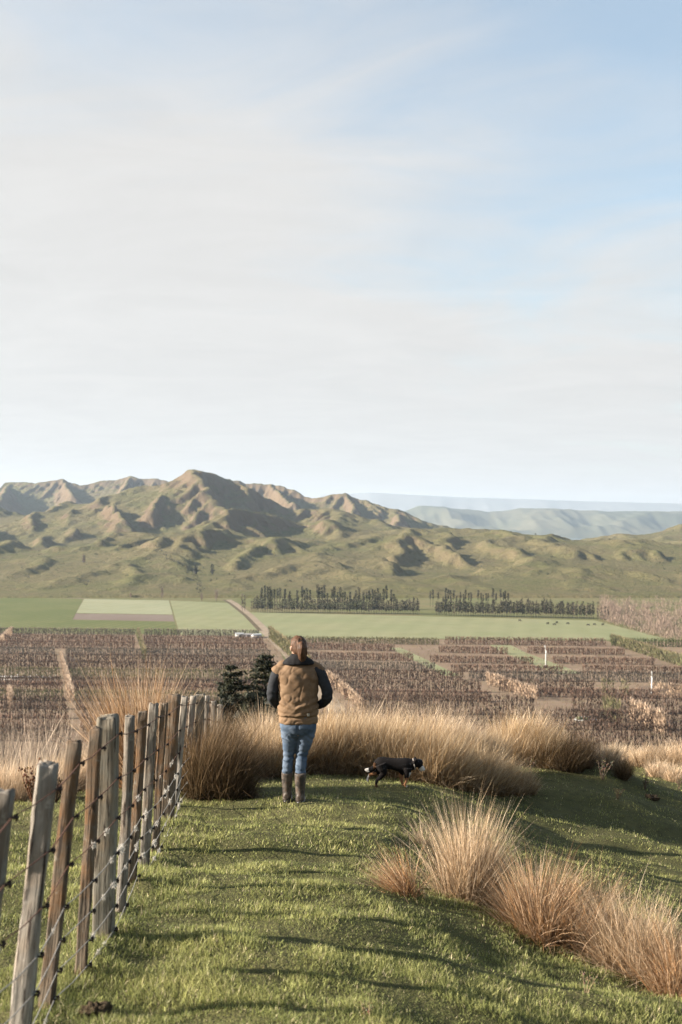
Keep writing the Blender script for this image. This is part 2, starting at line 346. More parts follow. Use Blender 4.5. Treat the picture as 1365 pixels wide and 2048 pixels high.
MAIN = [
    ([(-420, 1030, 2250), (-200, 1012, 2250), (-60, 1020, 2200), (60, 1019, 2150), (150, 1003, 2130), (230, 987, 2100), (300, 966, 2100), (345, 955, 2100), (385, 941, 2100), (430, 963, 2090), (500, 980, 2070), (550, 989, 2050), (585, 1004, 2030), (605, 1035, 2000)], 300, 8),
    ([(385, 941, 2100), (418, 965, 1960), (462, 984, 1840), (466, 1000, 1780)], 150, 6),
    ([(345, 956, 2100), (330, 985, 1950), (300, 1010, 1850)], 110, 6),
    ([(235, 987, 2100), (205, 1000, 1950), (232, 1015, 1820), (262, 1035, 1700), (268, 1052, 1620)], 120, 6),
    ([(150, 1003, 2130), (135, 1020, 1950), (170, 1042, 1750), (192, 1066, 1600)], 115, 6),
    ([(60, 1019, 2150), (70, 1030, 1900), (95, 1055, 1650), (75, 1085, 1480)], 115, 6),
    ([(-60, 1020, 2200), (-30, 1050, 1700), (10, 1075, 1500)], 120, 6),
    # bench of hummocks in front of the peak
    ([(250, 1085, 1420), (310, 1065, 1480), (400, 1045, 1560), (470, 1030, 1620), (560, 1018, 1680), (625, 1044, 1660), (660, 1066, 1620)], 190, 12),
    ([(330, 1078, 1360), (420, 1062, 1400), (520, 1066, 1400), (600, 1072, 1390), (640, 1078, 1370)], 130, 12),
    ([(200, 1105, 1300), (100, 1130, 1220), (0, 1150, 1150)], 110, 12),
    ([(330, 1100, 1290), (390, 1120, 1220), (400, 1150, 1130)], 110, 14),
    # the long right-hand crest and its spurs
    ([(640, 1066, 1650), (700, 1072, 1680), (760, 1064, 1700), (830, 1054, 1700), (885, 1045, 1700), (940, 1049, 1690), (1010, 1077, 1650), (1085, 1094, 1600), (1130, 1093, 1600), (1180, 1100, 1570), (1260, 1126, 1500), (1365, 1152, 1440), (1560, 1180, 1380)], 210, 10),
    ([(925, 1054, 1690), (905, 1078, 1480), (900, 1105, 1330)], 95, 8),
    ([(1000, 1079, 1650), (965, 1095, 1420), (955, 1120, 1300)], 75, 8),
    ([(1125, 1094, 1600), (1060, 1106, 1420), (1010, 1125, 1280), (960, 1158, 1140), (930, 1182, 1050)], 120, 14),
    ([(1185, 1102, 1570), (1200, 1122, 1330), (1165, 1150, 1150)], 110, 14),
    ([(1300, 1137, 1480), (1290, 1150, 1280), (1240, 1170, 1100)], 110, 12),
    ([(760, 1066, 1700), (740, 1086, 1400), (720, 1120, 1230)], 120, 10),
    ([(830, 1052, 1700), (800, 1085, 1400), (790, 1130, 1200)], 90, 10),
    # hills behind
    ([(-500, 985, 3500), (-200, 975, 3500), (-60, 966, 3500), (20, 967, 3480), (75, 965, 3450), (125, 959, 3450), (165, 970, 3420), (210, 960, 3450), (265, 951, 3450), (310, 957, 3450), (380, 972, 3400)], 330, 10),
    ([(125, 959, 3450), (150, 985, 3100)], 130, 8), ([(265, 951, 3450), (240, 985, 3000)], 130, 8), ([(20, 966, 3480), (10, 995, 3000)], 130, 8),
    ([(330, 975, 3000), (400, 962, 3000), (455, 957, 3000), (520, 965, 2980), (590, 978, 2950), (640, 994, 2900), (690, 987, 2850), (730, 1000, 2830), (790, 1018, 2800), (850, 1040, 2750), (900, 1062, 2700)], 230, 8),
    ([(690, 987, 2850), (705, 1010, 2700), (690, 1040, 2550)], 90, 6), ([(540, 968, 2980), (590, 1000, 2650)], 110, 6), ([(790, 1018, 2800), (800, 1040, 2600)], 100, 6),
    ([(1120, 1130, 2200), (1170, 1098, 2200), (1212, 1073, 2200), (1250, 1068, 2200), (1300, 1064, 2200), (1365, 1047, 2200), (1480, 1030, 2200), (1700, 1015, 2200)], 190, 8),
    ([(1212, 1073, 2200), (1235, 1092, 2000)], 80, 6), ([(1330, 1056, 2200), (1330, 1085, 1950)], 80, 6),
]
BOWLS = [(885, 1230, 20, 40, 100), (968, 1310, 18, 32, 90), (800, 1160, 9, 45, 60), (415, 1150, 13, 36, 60), (592, 1560, 15, 38, 100), (305, 1720, 30, 58, 130), (208, 1690, 26, 48, 130), (118, 1570, 24, 48, 120), (22, 1650, 28, 60, 130), (530, 1880, 34, 95, 130), (640, 1370, 10, 38, 70), (725, 1330, 11, 38, 70), (1235, 1330, 8, 45, 70), (1092, 1330, 9, 34, 70), (470, 1380, 9, 34, 60), (190, 1290, 9, 40, 60)]
def hill_base(x, y):
    wx = x + 16 * pn(x / 190, y / 240, 41); wy = y + 36 * pn(x / 200 + 9, y / 240, 42)
    h = np.maximum(ridge_eval(wx, wy, MAIN), 0)
    u = (x / y) * F + 682.5
    front = 985 + 25 * pn(x / 160, 0.3, 51) + 60 * sstep(300, -200, u) + 40 * sstep(1100, 1500, u)
    q = y - front
    lump = 40 * sstep(0, 560, q) * (1 - 0.5 * sstep(1900, 2600, y))
    h = h * (0.30 + 0.70 * sstep(-60, 450, q)) * sstep(-25, 140, q)
    k = 14.0; h = np.maximum(h, lump) + k * np.maximum(0, 1 - np.abs(h - lump) / (2 * k)) ** 2 * 0.5
    amp = np.clip(h / 70, 0, 1.4)
    spur = 0.42 - np.abs(pn(wx / 165 + 7, wy / 480, 87)) * 1.5 + 0.22 * (0.3 - np.abs(pn(wx / 70 + 3, wy / 260, 88)))
    h = h + amp * 16.0 * spur * sstep(150, 700, q) * (1 - 0.75 * sstep(2250, 2550, y)) + amp * (5.0 * pn(x / 150, y / 170, 85) + 1.2 * pn(x / 60, y / 70, 86) + 0.6 * pn(x / 25, y / 28, 81) + 0.4 * pn(x / 10, y / 11, 82))
    low = sstep(0, 160, q) * (1 - sstep(650, 950, q))
    sc_ = sstep(0.02, 0.14, pn(wx / 140 + 4, wy / 90, 92) + 0.2 * pn(x / 34, y / 30, 93))
    h = h + low * (11.0 * (0.4 - np.abs(pn(wx / 105 + 1.7, wy / 230, 91)) * 1.6) + 1.2 * pn(wx / 75, wy / 85, 98) + 0.6 * pn(x / 30, y / 34, 97) + 3.5 * sc_)
    for bx, bd, dep, rx, ry in BOWLS:                # slips and gully heads scooped out of the slopes
        cx = (bx - 682.5) / F * bd; e = ((wx - cx) / rx) ** 2 + ((wy - bd) / ry) ** 2
        h = h - dep * np.exp(-e ** 1.5)
    return np.maximum(h, 0) * sstep(-30, 30, q) - 1.2
# rain the slopes into spurs and gullies: water drops carry soil downhill over the height grid
CELL = 4.5; GX0, GY0 = -1180.0, 940.0; NX, NY = 525, 680
gx = GX0 + CELL * np.arange(NX); gy = GY0 + CELL * np.arange(NY); XG, YG = np.meshgrid(gx, gy)
HG = hill_base(XG, YG) / CELL
def erode(Hm, total, batch, life, seed, cap=5.0, er=0.32, dep=0.22, inertia=0.06, keep=None):
    r_ = np.random.default_rng(seed); ny, nx = Hm.shape; Hf = Hm.ravel()
    k9 = [(dx, dy, w) for dx, dy, w in [(0, 0, .28), (1, 0, .12), (-1, 0, .12), (0, 1, .12), (0, -1, .12), (1, 1, .06), (-1, 1, .06), (1, -1, .06), (-1, -1, .06)]]
    for _ in range(total // batch):
        px = r_.uniform(3, nx - 5, batch); py = r_.uniform(3, ny - 5, batch); vx = np.zeros(batch); vy = np.zeros(batch)
        sp_ = np.ones(batch); wat = np.ones(batch); sed = np.zeros(batch)
        for st_ in range(life):
            ix = px.astype(int); iy = py.astype(int); fx = px - ix; fy = py - iy; i0 = iy * nx + ix
            a = Hf[i0]; b = Hf[i0 + 1]; c = Hf[i0 + nx]; d = Hf[i0 + nx + 1]
            gx_ = (b - a) * (1 - fy) + (d - c) * fy; gy_ = (c - a) * (1 - fx) + (d - b) * fx
            h0 = a * (1 - fx) * (1 - fy) + b * fx * (1 - fy) + c * (1 - fx) * fy + d * fx * fy
            vx = vx * inertia - gx_ * (1 - inertia); vy = vy * inertia - gy_ * (1 - inertia)
            l = np.hypot(vx, vy) + 1e-9; vx /= l; vy /= l
            qx = np.clip(px + vx, 3, nx - 5); qy = np.clip(py + vy, 3, ny - 5)
            jx = qx.astype(int); jy = qy.astype(int); ex = qx - jx; ey = qy - jy; j0 = jy * nx + jx
            h1 = Hf[j0] * (1 - ex) * (1 - ey) + Hf[j0 + 1] * ex * (1 - ey) + Hf[j0 + nx] * (1 - ex) * ey + Hf[j0 + nx + 1] * ex * ey
            dh = h1 - h0; c_ = np.maximum(-dh, 0.01) * sp_ * wat * cap
            up = dh > 0
            drop_ = np.where(up, np.minimum(dh, sed), np.where(sed > c_, (sed - c_) * dep, 0))
            take = np.where(~up & (sed <= c_), np.minimum((c_ - sed) * er, -dh), 0)
            sed = sed - drop_ + take
            idx = np.concatenate([i0, i0 + 1, i0 + nx, i0 + nx + 1]); wt = np.concatenate([(1 - fx) * (1 - fy), fx * (1 - fy), (1 - fx) * fy, fx * fy])
            Hf += np.bincount(idx, np.tile(drop_, 4) * wt, len(Hf))
            on = take > 1e-5
            if on.any():
                io = i0[on]; to = take[on]
                Hf -= np.bincount(np.concatenate([io + dx + dy * nx for dx, dy, w in k9]), np.concatenate([to * w for dx, dy, w in k9]), len(Hf))
            sp_ = np.sqrt(np.maximum(sp_ * sp_ - dh * 4.0, 0.02)); wat *= 0.985; px, py = qx, qy
    return Hf.reshape(ny, nx)
HG = erode(HG, 180000, 15000, 44, 5)
def blur(h):
    h = h.copy(); h[1:-1, 1:-1] = 0.68 * h[1:-1, 1:-1] + 0.08 * (h[:-2, 1:-1] + h[2:, 1:-1] + h[1:-1, :-2] + h[1:-1, 2:]); return h
HG = blur(HG) * CELL
HG = HG + np.clip(HG / 40, 0, 1) * (0.35 * np.sin(HG * 1.3 + 3 * pn(XG / 40, YG / 40, 95)) + 0.5 * pn(XG / 9, YG / 9, 83))
HG = np.where(HG < 0.4, HG - 0.8, HG)
def hill_h(x, y):
    fx = np.clip((np.asarray(x, float) - GX0) / CELL, 0, NX - 2); fy = np.clip((np.asarray(y, float) - GY0) / CELL, 0, NY - 2)
    ix = fx.astype(int); iy = fy.astype(int); fx = fx - ix; fy = fy - iy
    return (HG[iy, ix] * (1 - fx) + HG[iy, ix + 1] * fx) * (1 - fy) + (HG[iy + 1, ix] * (1 - fx) + HG[iy + 1, ix + 1] * fx) * fy
V = np.stack([XG, YG, HG - H_PLAIN], -1).reshape(-1, 3); Q = grid_faces(NY, NX)[:, ::-1]
qc = V[Q[:, 0]]; Q = Q[np.abs(qc[:, 0]) < 0.42 * qc[:, 1] + 60]
m, t, b = mat_new('hill_pasture', 0.95, 0.05); v = objcoord(t)
ge = N(t, 'ShaderNodeNewGeometry'); sp = N(t, 'ShaderNodeSeparateXYZ'); L(t, ge.outputs['Normal'], sp.inputs[0])
n1 = noise(t, v, 0.006, 5, 0.6); n2 = noise(t, v, 0.03, 6, 0.65); n3 = noise(t, v, 0.15, 5, 0.7)
c = mixc(t, ramp(t, n1, 0.38, 0.62), (0.135, 0.130, 0.054), (0.175, 0.148, 0.074))
c = mixc(t, ramp(t, n2, 0.42, 0.7), c, (0.165, 0.135, 0.072)); c = mixc(t, M(t, 'MULTIPLY', ramp(t, n3, 0.48, 0.7), 0.75), c, (0.06, 0.062, 0.026)); n4 = noise(t, v, 0.5, 4, 0.7); c = mixc(t, M(t, 'MULTIPLY', ramp(t, n4, 0.55, 0.7), 0.6), c, (0.19, 0.155, 0.09))
sl_ = M(t, 'ADD', sp.outputs[2], M(t, 'MULTIPLY', M(t, 'SUBTRACT', n2, 0.5), 0.35))
st = ramp(t, sl_, 0.92, 0.74); spz = N(t, 'ShaderNodeSeparateXYZ'); L(t, v, spz.inputs[0])
hi = ramp(t, spz.outputs[2], -45, 10)
c = mixc(t, M(t, 'MULTIPLY', st, M(t, 'ADD', M(t, 'MULTIPLY', hi, 0.55), 0.35)), c, (0.175, 0.125, 0.082))
L(t, c, b.inputs['Base Color']); bump(t, b, M(t, 'ADD', n3, M(t, 'MULTIPLY', n4, 0.35)), 1.0, 3.0); MAT['hill'] = m
tag(obj('hills', mesh_np('hills', V, Q, smooth=True), m), 'eroded olive and brown hills with a sharp peak beyond the valley', 'hills', kind='structure')
def hill_pt(px, py, lo=980, hi_=3900):
    ds = np.arange(lo, hi_, 4.0); x = (px - 682.5) / F * ds; g = -(py - Y0) / F * ds - (hill_h(x, ds) - H_PLAIN)
    i = int(np.argmax(g <= 0)) if (g <= 0).any() else 0; d = ds[i]; x = (px - 682.5) / F * d
    return np.array([x, d, float(hill_h(np.array([x]), np.array([d]))[0]) - H_PLAIN])

def far_range(name, crest, d, depth, mat, label, amp):
    cx = np.array([c_[0] for c_ in crest]); cy = np.array([c_[1] for c_ in crest]); u = np.linspace(cx[0], cx[-1], 420); w = np.linspace(0, 1, 34)
    hh = -(np.interp(u, cx, cy) - Y0) / F * d + H_PLAIN + 3
    x = (u - 682.5) / F * d; Xg = np.repeat(x[None], len(w), 0); Yg = d - depth * 0.45 + w[:, None] * depth + 0 * Xg
    prof = np.minimum(1, (w / 0.45)) ** 0.8 * np.where(w > 0.45, np.maximum(0, 1 - (w - 0.45) / 0.55), 1)
    rn = ridged(Xg / (depth * 0.35), Yg / (depth * 0.55), 4, 7) - 1.2
    Zg = hh[None] * prof[:, None] * (1 + 0.0 * rn) + amp * rn * (prof[:, None] * (1.05 - prof[:, None]) * 3.2 + 0.06) - H_PLAIN - 3
    V = np.stack([Xg, Yg, Zg], -1).reshape(-1, 3)
    return tag(obj(name, mesh_np(name, V, grid_faces(len(w), len(u))[:, ::-1], smooth=True), mat), label, 'hills', kind='structure')
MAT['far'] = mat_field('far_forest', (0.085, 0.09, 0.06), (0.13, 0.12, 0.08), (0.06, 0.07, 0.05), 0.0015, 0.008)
MAT['mist'] = mat_field('pale_mist', (0.22, 0.235, 0.25), (0.25, 0.26, 0.27), None, 0.0015, 0.008)  # mist bank: its haze is put into the pale surface colour
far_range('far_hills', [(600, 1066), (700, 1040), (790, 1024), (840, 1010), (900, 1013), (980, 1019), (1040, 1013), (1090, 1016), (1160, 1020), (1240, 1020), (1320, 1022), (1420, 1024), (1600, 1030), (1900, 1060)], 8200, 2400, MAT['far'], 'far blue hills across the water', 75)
far_range('mist_bank', [(520, 1050), (640, 990), (740, 984), (840, 990), (940, 994), (1060, 998), (1180, 1002), (1300, 1005), (1420, 1008), (1700, 1012), (2000, 1050)], 11200, 2600, MAT['mist'], 'faint pale mist bank on the skyline behind the far blue hills', 14)  # bank of mist, shaped as a far range
#@@PART2
# ------------------------------------------------------------------ grass and tussocks
def blades(n, pos, az, tilt0, bend, length, width, base_col, tip_col, segs=4, seed=0, jit=0.18, twist=None, curl=None):
    """n thin tapered blades; every argument an array of length n (pos, base_col, tip_col are n x 3)"""
    r_ = np.random.default_rng(seed)
    t = np.linspace(0, 1, segs + 1); ds = 1.0 / segs
    P = np.zeros((n, segs + 1, 3)); P[:, 0] = pos; azz = az.copy()
    if curl is None: curl = r_.normal(0, 0.25, n)
    for i in range(segs):
        th = tilt0 + bend * ((i + 0.5) * ds) ** 1.4
        azz = azz + curl * ds
        st = np.sin(th) * length * ds
        P[:, i + 1] = P[:, i] + np.stack([np.cos(azz) * st, np.sin(azz) * st, np.cos(th) * length * ds], -1)
    wa = az + math.pi / 2 + r_.uniform(-1.3, 1.3, n) if twist is None else twist
    wd = np.stack([np.cos(wa), np.sin(wa), np.zeros(n)], -1)
    wt = width[:, None] * (1 - t[None] ** 1.6) * 0.5
    Lf = P - wd[:, None] * wt[..., None]; Rt = P + wd[:, None] * wt[..., None]
    V = np.empty((n, 2 * segs + 1, 3)); V[:, 0:2 * segs:2] = Lf[:, :segs]; V[:, 1:2 * segs:2] = Rt[:, :segs]; V[:, 2 * segs] = P[:, segs]
    k = 2 * segs + 1; off = (np.arange(n) * k)[:, None, None]
    q = np.array([(2 * i, 2 * i + 1, 2 * i + 3, 2 * i + 2) for i in range(segs - 1)]).reshape(-1, 4); T = np.array([(2 * segs - 2, 2 * segs - 1, 2 * segs)])
    tt = np.empty(k); tt[0:2 * segs:2] = t[:segs]; tt[1:2 * segs:2] = t[:segs]; tt[2 * segs] = 1
    tt = tt ** 0.9
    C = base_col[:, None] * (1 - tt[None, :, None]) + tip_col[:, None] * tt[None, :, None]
    C = C * np.exp(r_.normal(0, jit, n))[:, None, None]
    Q = (q[None] + off).reshape(-1, 4) if len(q) else None
    return V.reshape(-1, 3), Q, (T[None] + off).reshape(-1, 3), C.reshape(-1, 3)

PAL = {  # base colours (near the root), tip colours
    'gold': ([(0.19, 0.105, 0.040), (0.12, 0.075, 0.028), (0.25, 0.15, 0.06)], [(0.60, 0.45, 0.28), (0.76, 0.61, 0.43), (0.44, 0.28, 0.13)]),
    'dark': ([(0.06, 0.04, 0.02), (0.075, 0.05, 0.024), (0.04, 0.034, 0.016)], [(0.17, 0.105, 0.055), (0.12, 0.08, 0.04), (0.25, 0.17, 0.10)]),  # dark brown rushes, with backlit shade put into the blade colours too
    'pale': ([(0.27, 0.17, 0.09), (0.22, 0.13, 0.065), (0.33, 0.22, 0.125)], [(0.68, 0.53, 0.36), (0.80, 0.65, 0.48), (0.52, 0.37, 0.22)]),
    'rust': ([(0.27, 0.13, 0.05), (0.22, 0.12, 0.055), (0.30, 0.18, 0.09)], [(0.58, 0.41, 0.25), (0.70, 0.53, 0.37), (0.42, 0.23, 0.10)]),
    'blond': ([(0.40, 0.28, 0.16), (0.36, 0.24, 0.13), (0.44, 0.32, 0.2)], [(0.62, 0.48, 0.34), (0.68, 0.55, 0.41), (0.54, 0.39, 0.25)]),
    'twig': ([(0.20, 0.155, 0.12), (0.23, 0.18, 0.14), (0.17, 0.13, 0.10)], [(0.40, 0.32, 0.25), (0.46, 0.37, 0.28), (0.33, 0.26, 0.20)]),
}
def tussock_mesh0(name, n, h, rad, pal, spread=0.5, bend=0.9, lean=(0.0, 0.0), width=0.006, seed=0, segs=4, loose=0.12, wide=1.0):
    r_ = np.random.default_rng(seed); bc, tcn = PAL[pal]
    a = r_.uniform(0, 2 * math.pi, n); rr_ = rad * np.sqrt(r_.uniform(0, 1, n))
    pos = np.stack([np.cos(a) * rr_ * wide, np.sin(a) * rr_, np.full(n, -0.04)], -1)
    out = rr_ / rad
    tl = np.abs(r_.normal(0, 1, n)) * 0.16 + out * spread * r_.uniform(0.25, 1.0, n)
    lo = r_.uniform(0, 1, n) < loose; tl = np.where(lo, tl + r_.uniform(0.2, 0.7, n), tl)
    dx = np.cos(a) * np.sin(tl) + lean[0] + r_.normal(0, 0.1, n); dy = np.sin(a) * np.sin(tl) + lean[1] + r_.normal(0, 0.1, n)
    az = np.arctan2(dy, dx); tl = np.clip(np.arcsin(np.clip(np.hypot(dx, dy), 0, 0.97)), 0.02, 1.35)
    ln = h * r_.uniform(0.55, 1.0, n) ** 0.8 * (1.06 - 0.22 * out) * np.where(r_.uniform(0, 1, n) < 0.07, 1.16, 1.0)
    bd = bend * r_.uniform(0.2, 1.0, n) * np.where(lo, 1.5, 1.0)
    B = np.array(bc)[r_.integers(0, len(bc), n)]; Tp = np.array(tcn)[r_.integers(0, len(tcn), n)]
    V, Q, T, C = blades(n, pos, az, tl, bd, ln, np.full(n, width) * r_.uniform(0.6, 1.3, n), B, Tp, segs, seed + 1, 0.34, curl=r_.normal(0, 0.55, n))
    return V, Q, T, C
def tussock_mesh(name, n, h, rad, pal, spread=0.5, bend=0.9, lean=(0.0, 0.0), width=0.006, seed=0, segs=4, loose=0.12, wide=1.0, lobes=6):
    """a clump made of several tufts, each with its own lean and height"""
    q = random.Random(seed * 7 + 1); Vs = []; Qs = []; Ts = []; Cs = []; o = 0
    for k in range(lobes):
        a = 2 * math.pi * (k + q.uniform(-0.3, 0.3)) / lobes; rr_ = rad * q.uniform(0.25, 0.72) if k else 0.0
        hk = h * (q.uniform(0.62, 1.0) if k else 1.0); ox, oy = math.cos(a) * rr_ * wide, math.sin(a) * rr_
        ln = (lean[0] + math.cos(a) * rr_ / rad * spread * 0.55 + q.gauss(0, 0.07), lean[1] + math.sin(a) * rr_ / rad * spread * 0.55 + q.gauss(0, 0.07))
        V, Q, T, C = tussock_mesh0(name, int(n / lobes * q.uniform(0.6, 1.4)), hk, rad * q.uniform(0.4, 0.62), pal, spread * 0.6, bend * q.uniform(0.6, 1.3), ln, width, seed * 31 + k, segs, loose, wide)
        V = V + np.array([ox, oy, 0]); Vs.append(V); Cs.append(C * q.uniform(0.78, 1.18)); Ts.append(T + o)
        if Q is not None: Qs.append(Q + o)
        o += len(V)
    if loose > 0.07:                       # matted, bent and broken dead stems round the foot
        r_ = np.random.default_rng(seed + 999); m_ = max(30, int(n * 0.16)); a = r_.uniform(0, 6.28, m_); rr_ = rad * r_.uniform(0.5, 1.05, m_)
        B = np.array(PAL[pal][0])[r_.integers(0, 3, m_)]; Tp = np.array(PAL[pal][1])[r_.integers(0, 3, m_)] * 0.8
        V, Q, T, C = blades(m_, np.stack([np.cos(a) * rr_ * wide, np.sin(a) * rr_, np.full(m_, 0.0)], -1), a + r_.normal(0, 0.7, m_), r_.uniform(0.3, 1.0, m_), r_.uniform(0.6, 2.2, m_), h * r_.uniform(0.25, 0.62, m_), np.full(m_, width), B, Tp, segs, seed + 998, 0.3, curl=r_.normal(0, 1.2, m_))
        Vs.append(V); Cs.append(C); Ts.append(T + o); Qs.append(Q + o)
    return mesh_np(name, np.concatenate(Vs), np.concatenate(Qs), np.concatenate(Ts), np.concatenate(Cs))
def place(o, p, rz=0.0, s=1.0):
    o.location = p; o.rotation_euler = (0, 0, rz); o.scale = (s, s, s) if not isinstance(s, tuple) else s; return o

# -- short green turf
def turf_mesh(n, seed):
    r_ = np.random.default_rng(seed)
    d0, d1, pw = 2.6, 30.0, -0.75
    d = (d0 ** pw + r_.uniform(0, 1, n) * (d1 ** pw - d0 ** pw)) ** (1 / pw)
    th = np.radians(r_.uniform(-23, 24, n)); x = d * np.tan(th); y = d
    z = near_h(x, y)
    clump = fbm(x * 2.2, y * 2.2, 3, 101); patch = fbm(x * 0.5, y * 0.5 + 3, 3, 111)
    keep = (r_.uniform(0, 1, n) < np.clip(0.78 + 0.9 * clump, 0.5, 1.0)); x, y, z, d, clump, patch = [q[keep] for q in (x, y, z, d, clump, patch)]; n = len(x)
    ln = r_.uniform(0.013, 0.037, n) * (1 + 1.0 * np.clip(clump, -0.5, 0.8)) * (1 + 0.5 * (r_.uniform(0, 1, n) < 0.04))
    ln *= 1 + 0.6 * np.exp(-((x + 1.15 + 0.085 * np.maximum(y - 4.5, 0)) / 0.18) ** 2)
    w = r_.uniform(0.0022, 0.0042, n) * np.clip(d / 4.5, 1, 3.2)
    az = r_.uniform(0, 2 * math.pi, n); tl = np.abs(r_.normal(0.35, 0.28, n)); bd = r_.uniform(0.1, 1.1, n)
    g1 = np.array([0.125, 0.150, 0.045]); g2 = np.array([0.24, 0.26, 0.08]); g3 = np.array([0.50, 0.46, 0.19]); g4 = np.array([0.50, 0.42, 0.26])
    k = np.clip(0.5 + 0.8 * patch + r_.normal(0, 0.25, n), 0, 1)[:, None]
    c = g1 * (1 - k) + g2 * k
    y_ = np.clip(0.25 + 0.5 * clump + r_.normal(0, 0.25, n), 0, 1)[:, None]; c = c * (1 - 0.6 * y_) + g3 * 0.6 * y_
    dead = (r_.uniform(0, 1, n) < 0.06)[:, None]; c = np.where(dead, g4, c)
    nr = d < 8.5; P = np.stack([x, y, z - 0.004], -1); out = []
    for msk, sg in ((nr, 2), (~nr, 1)): out.append(blades(int(msk.sum()), P[msk], az[msk], tl[msk], bd[msk], ln[msk], w[msk], c[msk] * 0.85, c[msk] * 1.15, sg, seed + sg, 0.3))
    o1 = len(out[0][0]); return mesh_np('turf', np.concatenate([out[0][0], out[1][0]]), out[0][1], np.concatenate([out[0][2], out[1][2] + o1]), np.concatenate([out[0][3], out[1][3]]))
tag(obj('turf_grass', turf_mesh(490000, 31), MAT['grass']), 'short grazed green grass covering the spur', 'grass', kind='stuff')

# -- rush tussocks. (px, py of the base in the photo, height m, radius m, palette, count, spread, bend, lean)
def tussock(px, py, h, rad, pal, n, label, group, spread=0.45, bend=0.8, lean=(0.08, 0), width=0.006, seed=0, loose=0.1, name='rush_tussock', wide=1.0, cat='tussock', segs=4):
    p = ground(px, py)
    o = obj(name, tussock_mesh(name, n, h, rad, pal, spread, bend, lean, width, seed, segs, loose, wide), MAT['leaf']); o.location = p
    return tag(o, label, cat, group)
fg = 'dry grass tussocks in the foreground'
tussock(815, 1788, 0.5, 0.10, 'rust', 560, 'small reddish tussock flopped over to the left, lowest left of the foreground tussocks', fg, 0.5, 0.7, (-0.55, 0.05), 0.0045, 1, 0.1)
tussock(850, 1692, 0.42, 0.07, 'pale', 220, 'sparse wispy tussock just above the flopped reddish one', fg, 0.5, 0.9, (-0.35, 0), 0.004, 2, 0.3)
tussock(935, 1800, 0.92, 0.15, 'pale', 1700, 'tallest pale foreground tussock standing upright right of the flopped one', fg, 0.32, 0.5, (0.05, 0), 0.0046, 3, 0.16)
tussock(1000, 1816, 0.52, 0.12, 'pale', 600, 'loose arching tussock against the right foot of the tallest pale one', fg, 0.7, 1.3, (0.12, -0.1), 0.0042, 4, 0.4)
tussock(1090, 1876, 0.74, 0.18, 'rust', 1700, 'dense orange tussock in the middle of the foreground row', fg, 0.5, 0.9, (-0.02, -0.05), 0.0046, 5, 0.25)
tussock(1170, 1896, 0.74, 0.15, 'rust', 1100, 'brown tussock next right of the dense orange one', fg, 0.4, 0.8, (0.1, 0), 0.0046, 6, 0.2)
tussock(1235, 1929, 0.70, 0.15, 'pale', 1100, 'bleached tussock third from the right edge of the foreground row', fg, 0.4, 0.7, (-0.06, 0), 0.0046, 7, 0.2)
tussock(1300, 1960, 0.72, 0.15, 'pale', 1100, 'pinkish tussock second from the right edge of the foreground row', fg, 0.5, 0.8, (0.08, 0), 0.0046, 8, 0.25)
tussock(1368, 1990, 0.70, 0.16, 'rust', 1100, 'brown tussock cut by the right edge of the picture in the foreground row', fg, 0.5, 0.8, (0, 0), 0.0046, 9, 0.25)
rw = 'rush tussocks in the bank behind the person and dog'
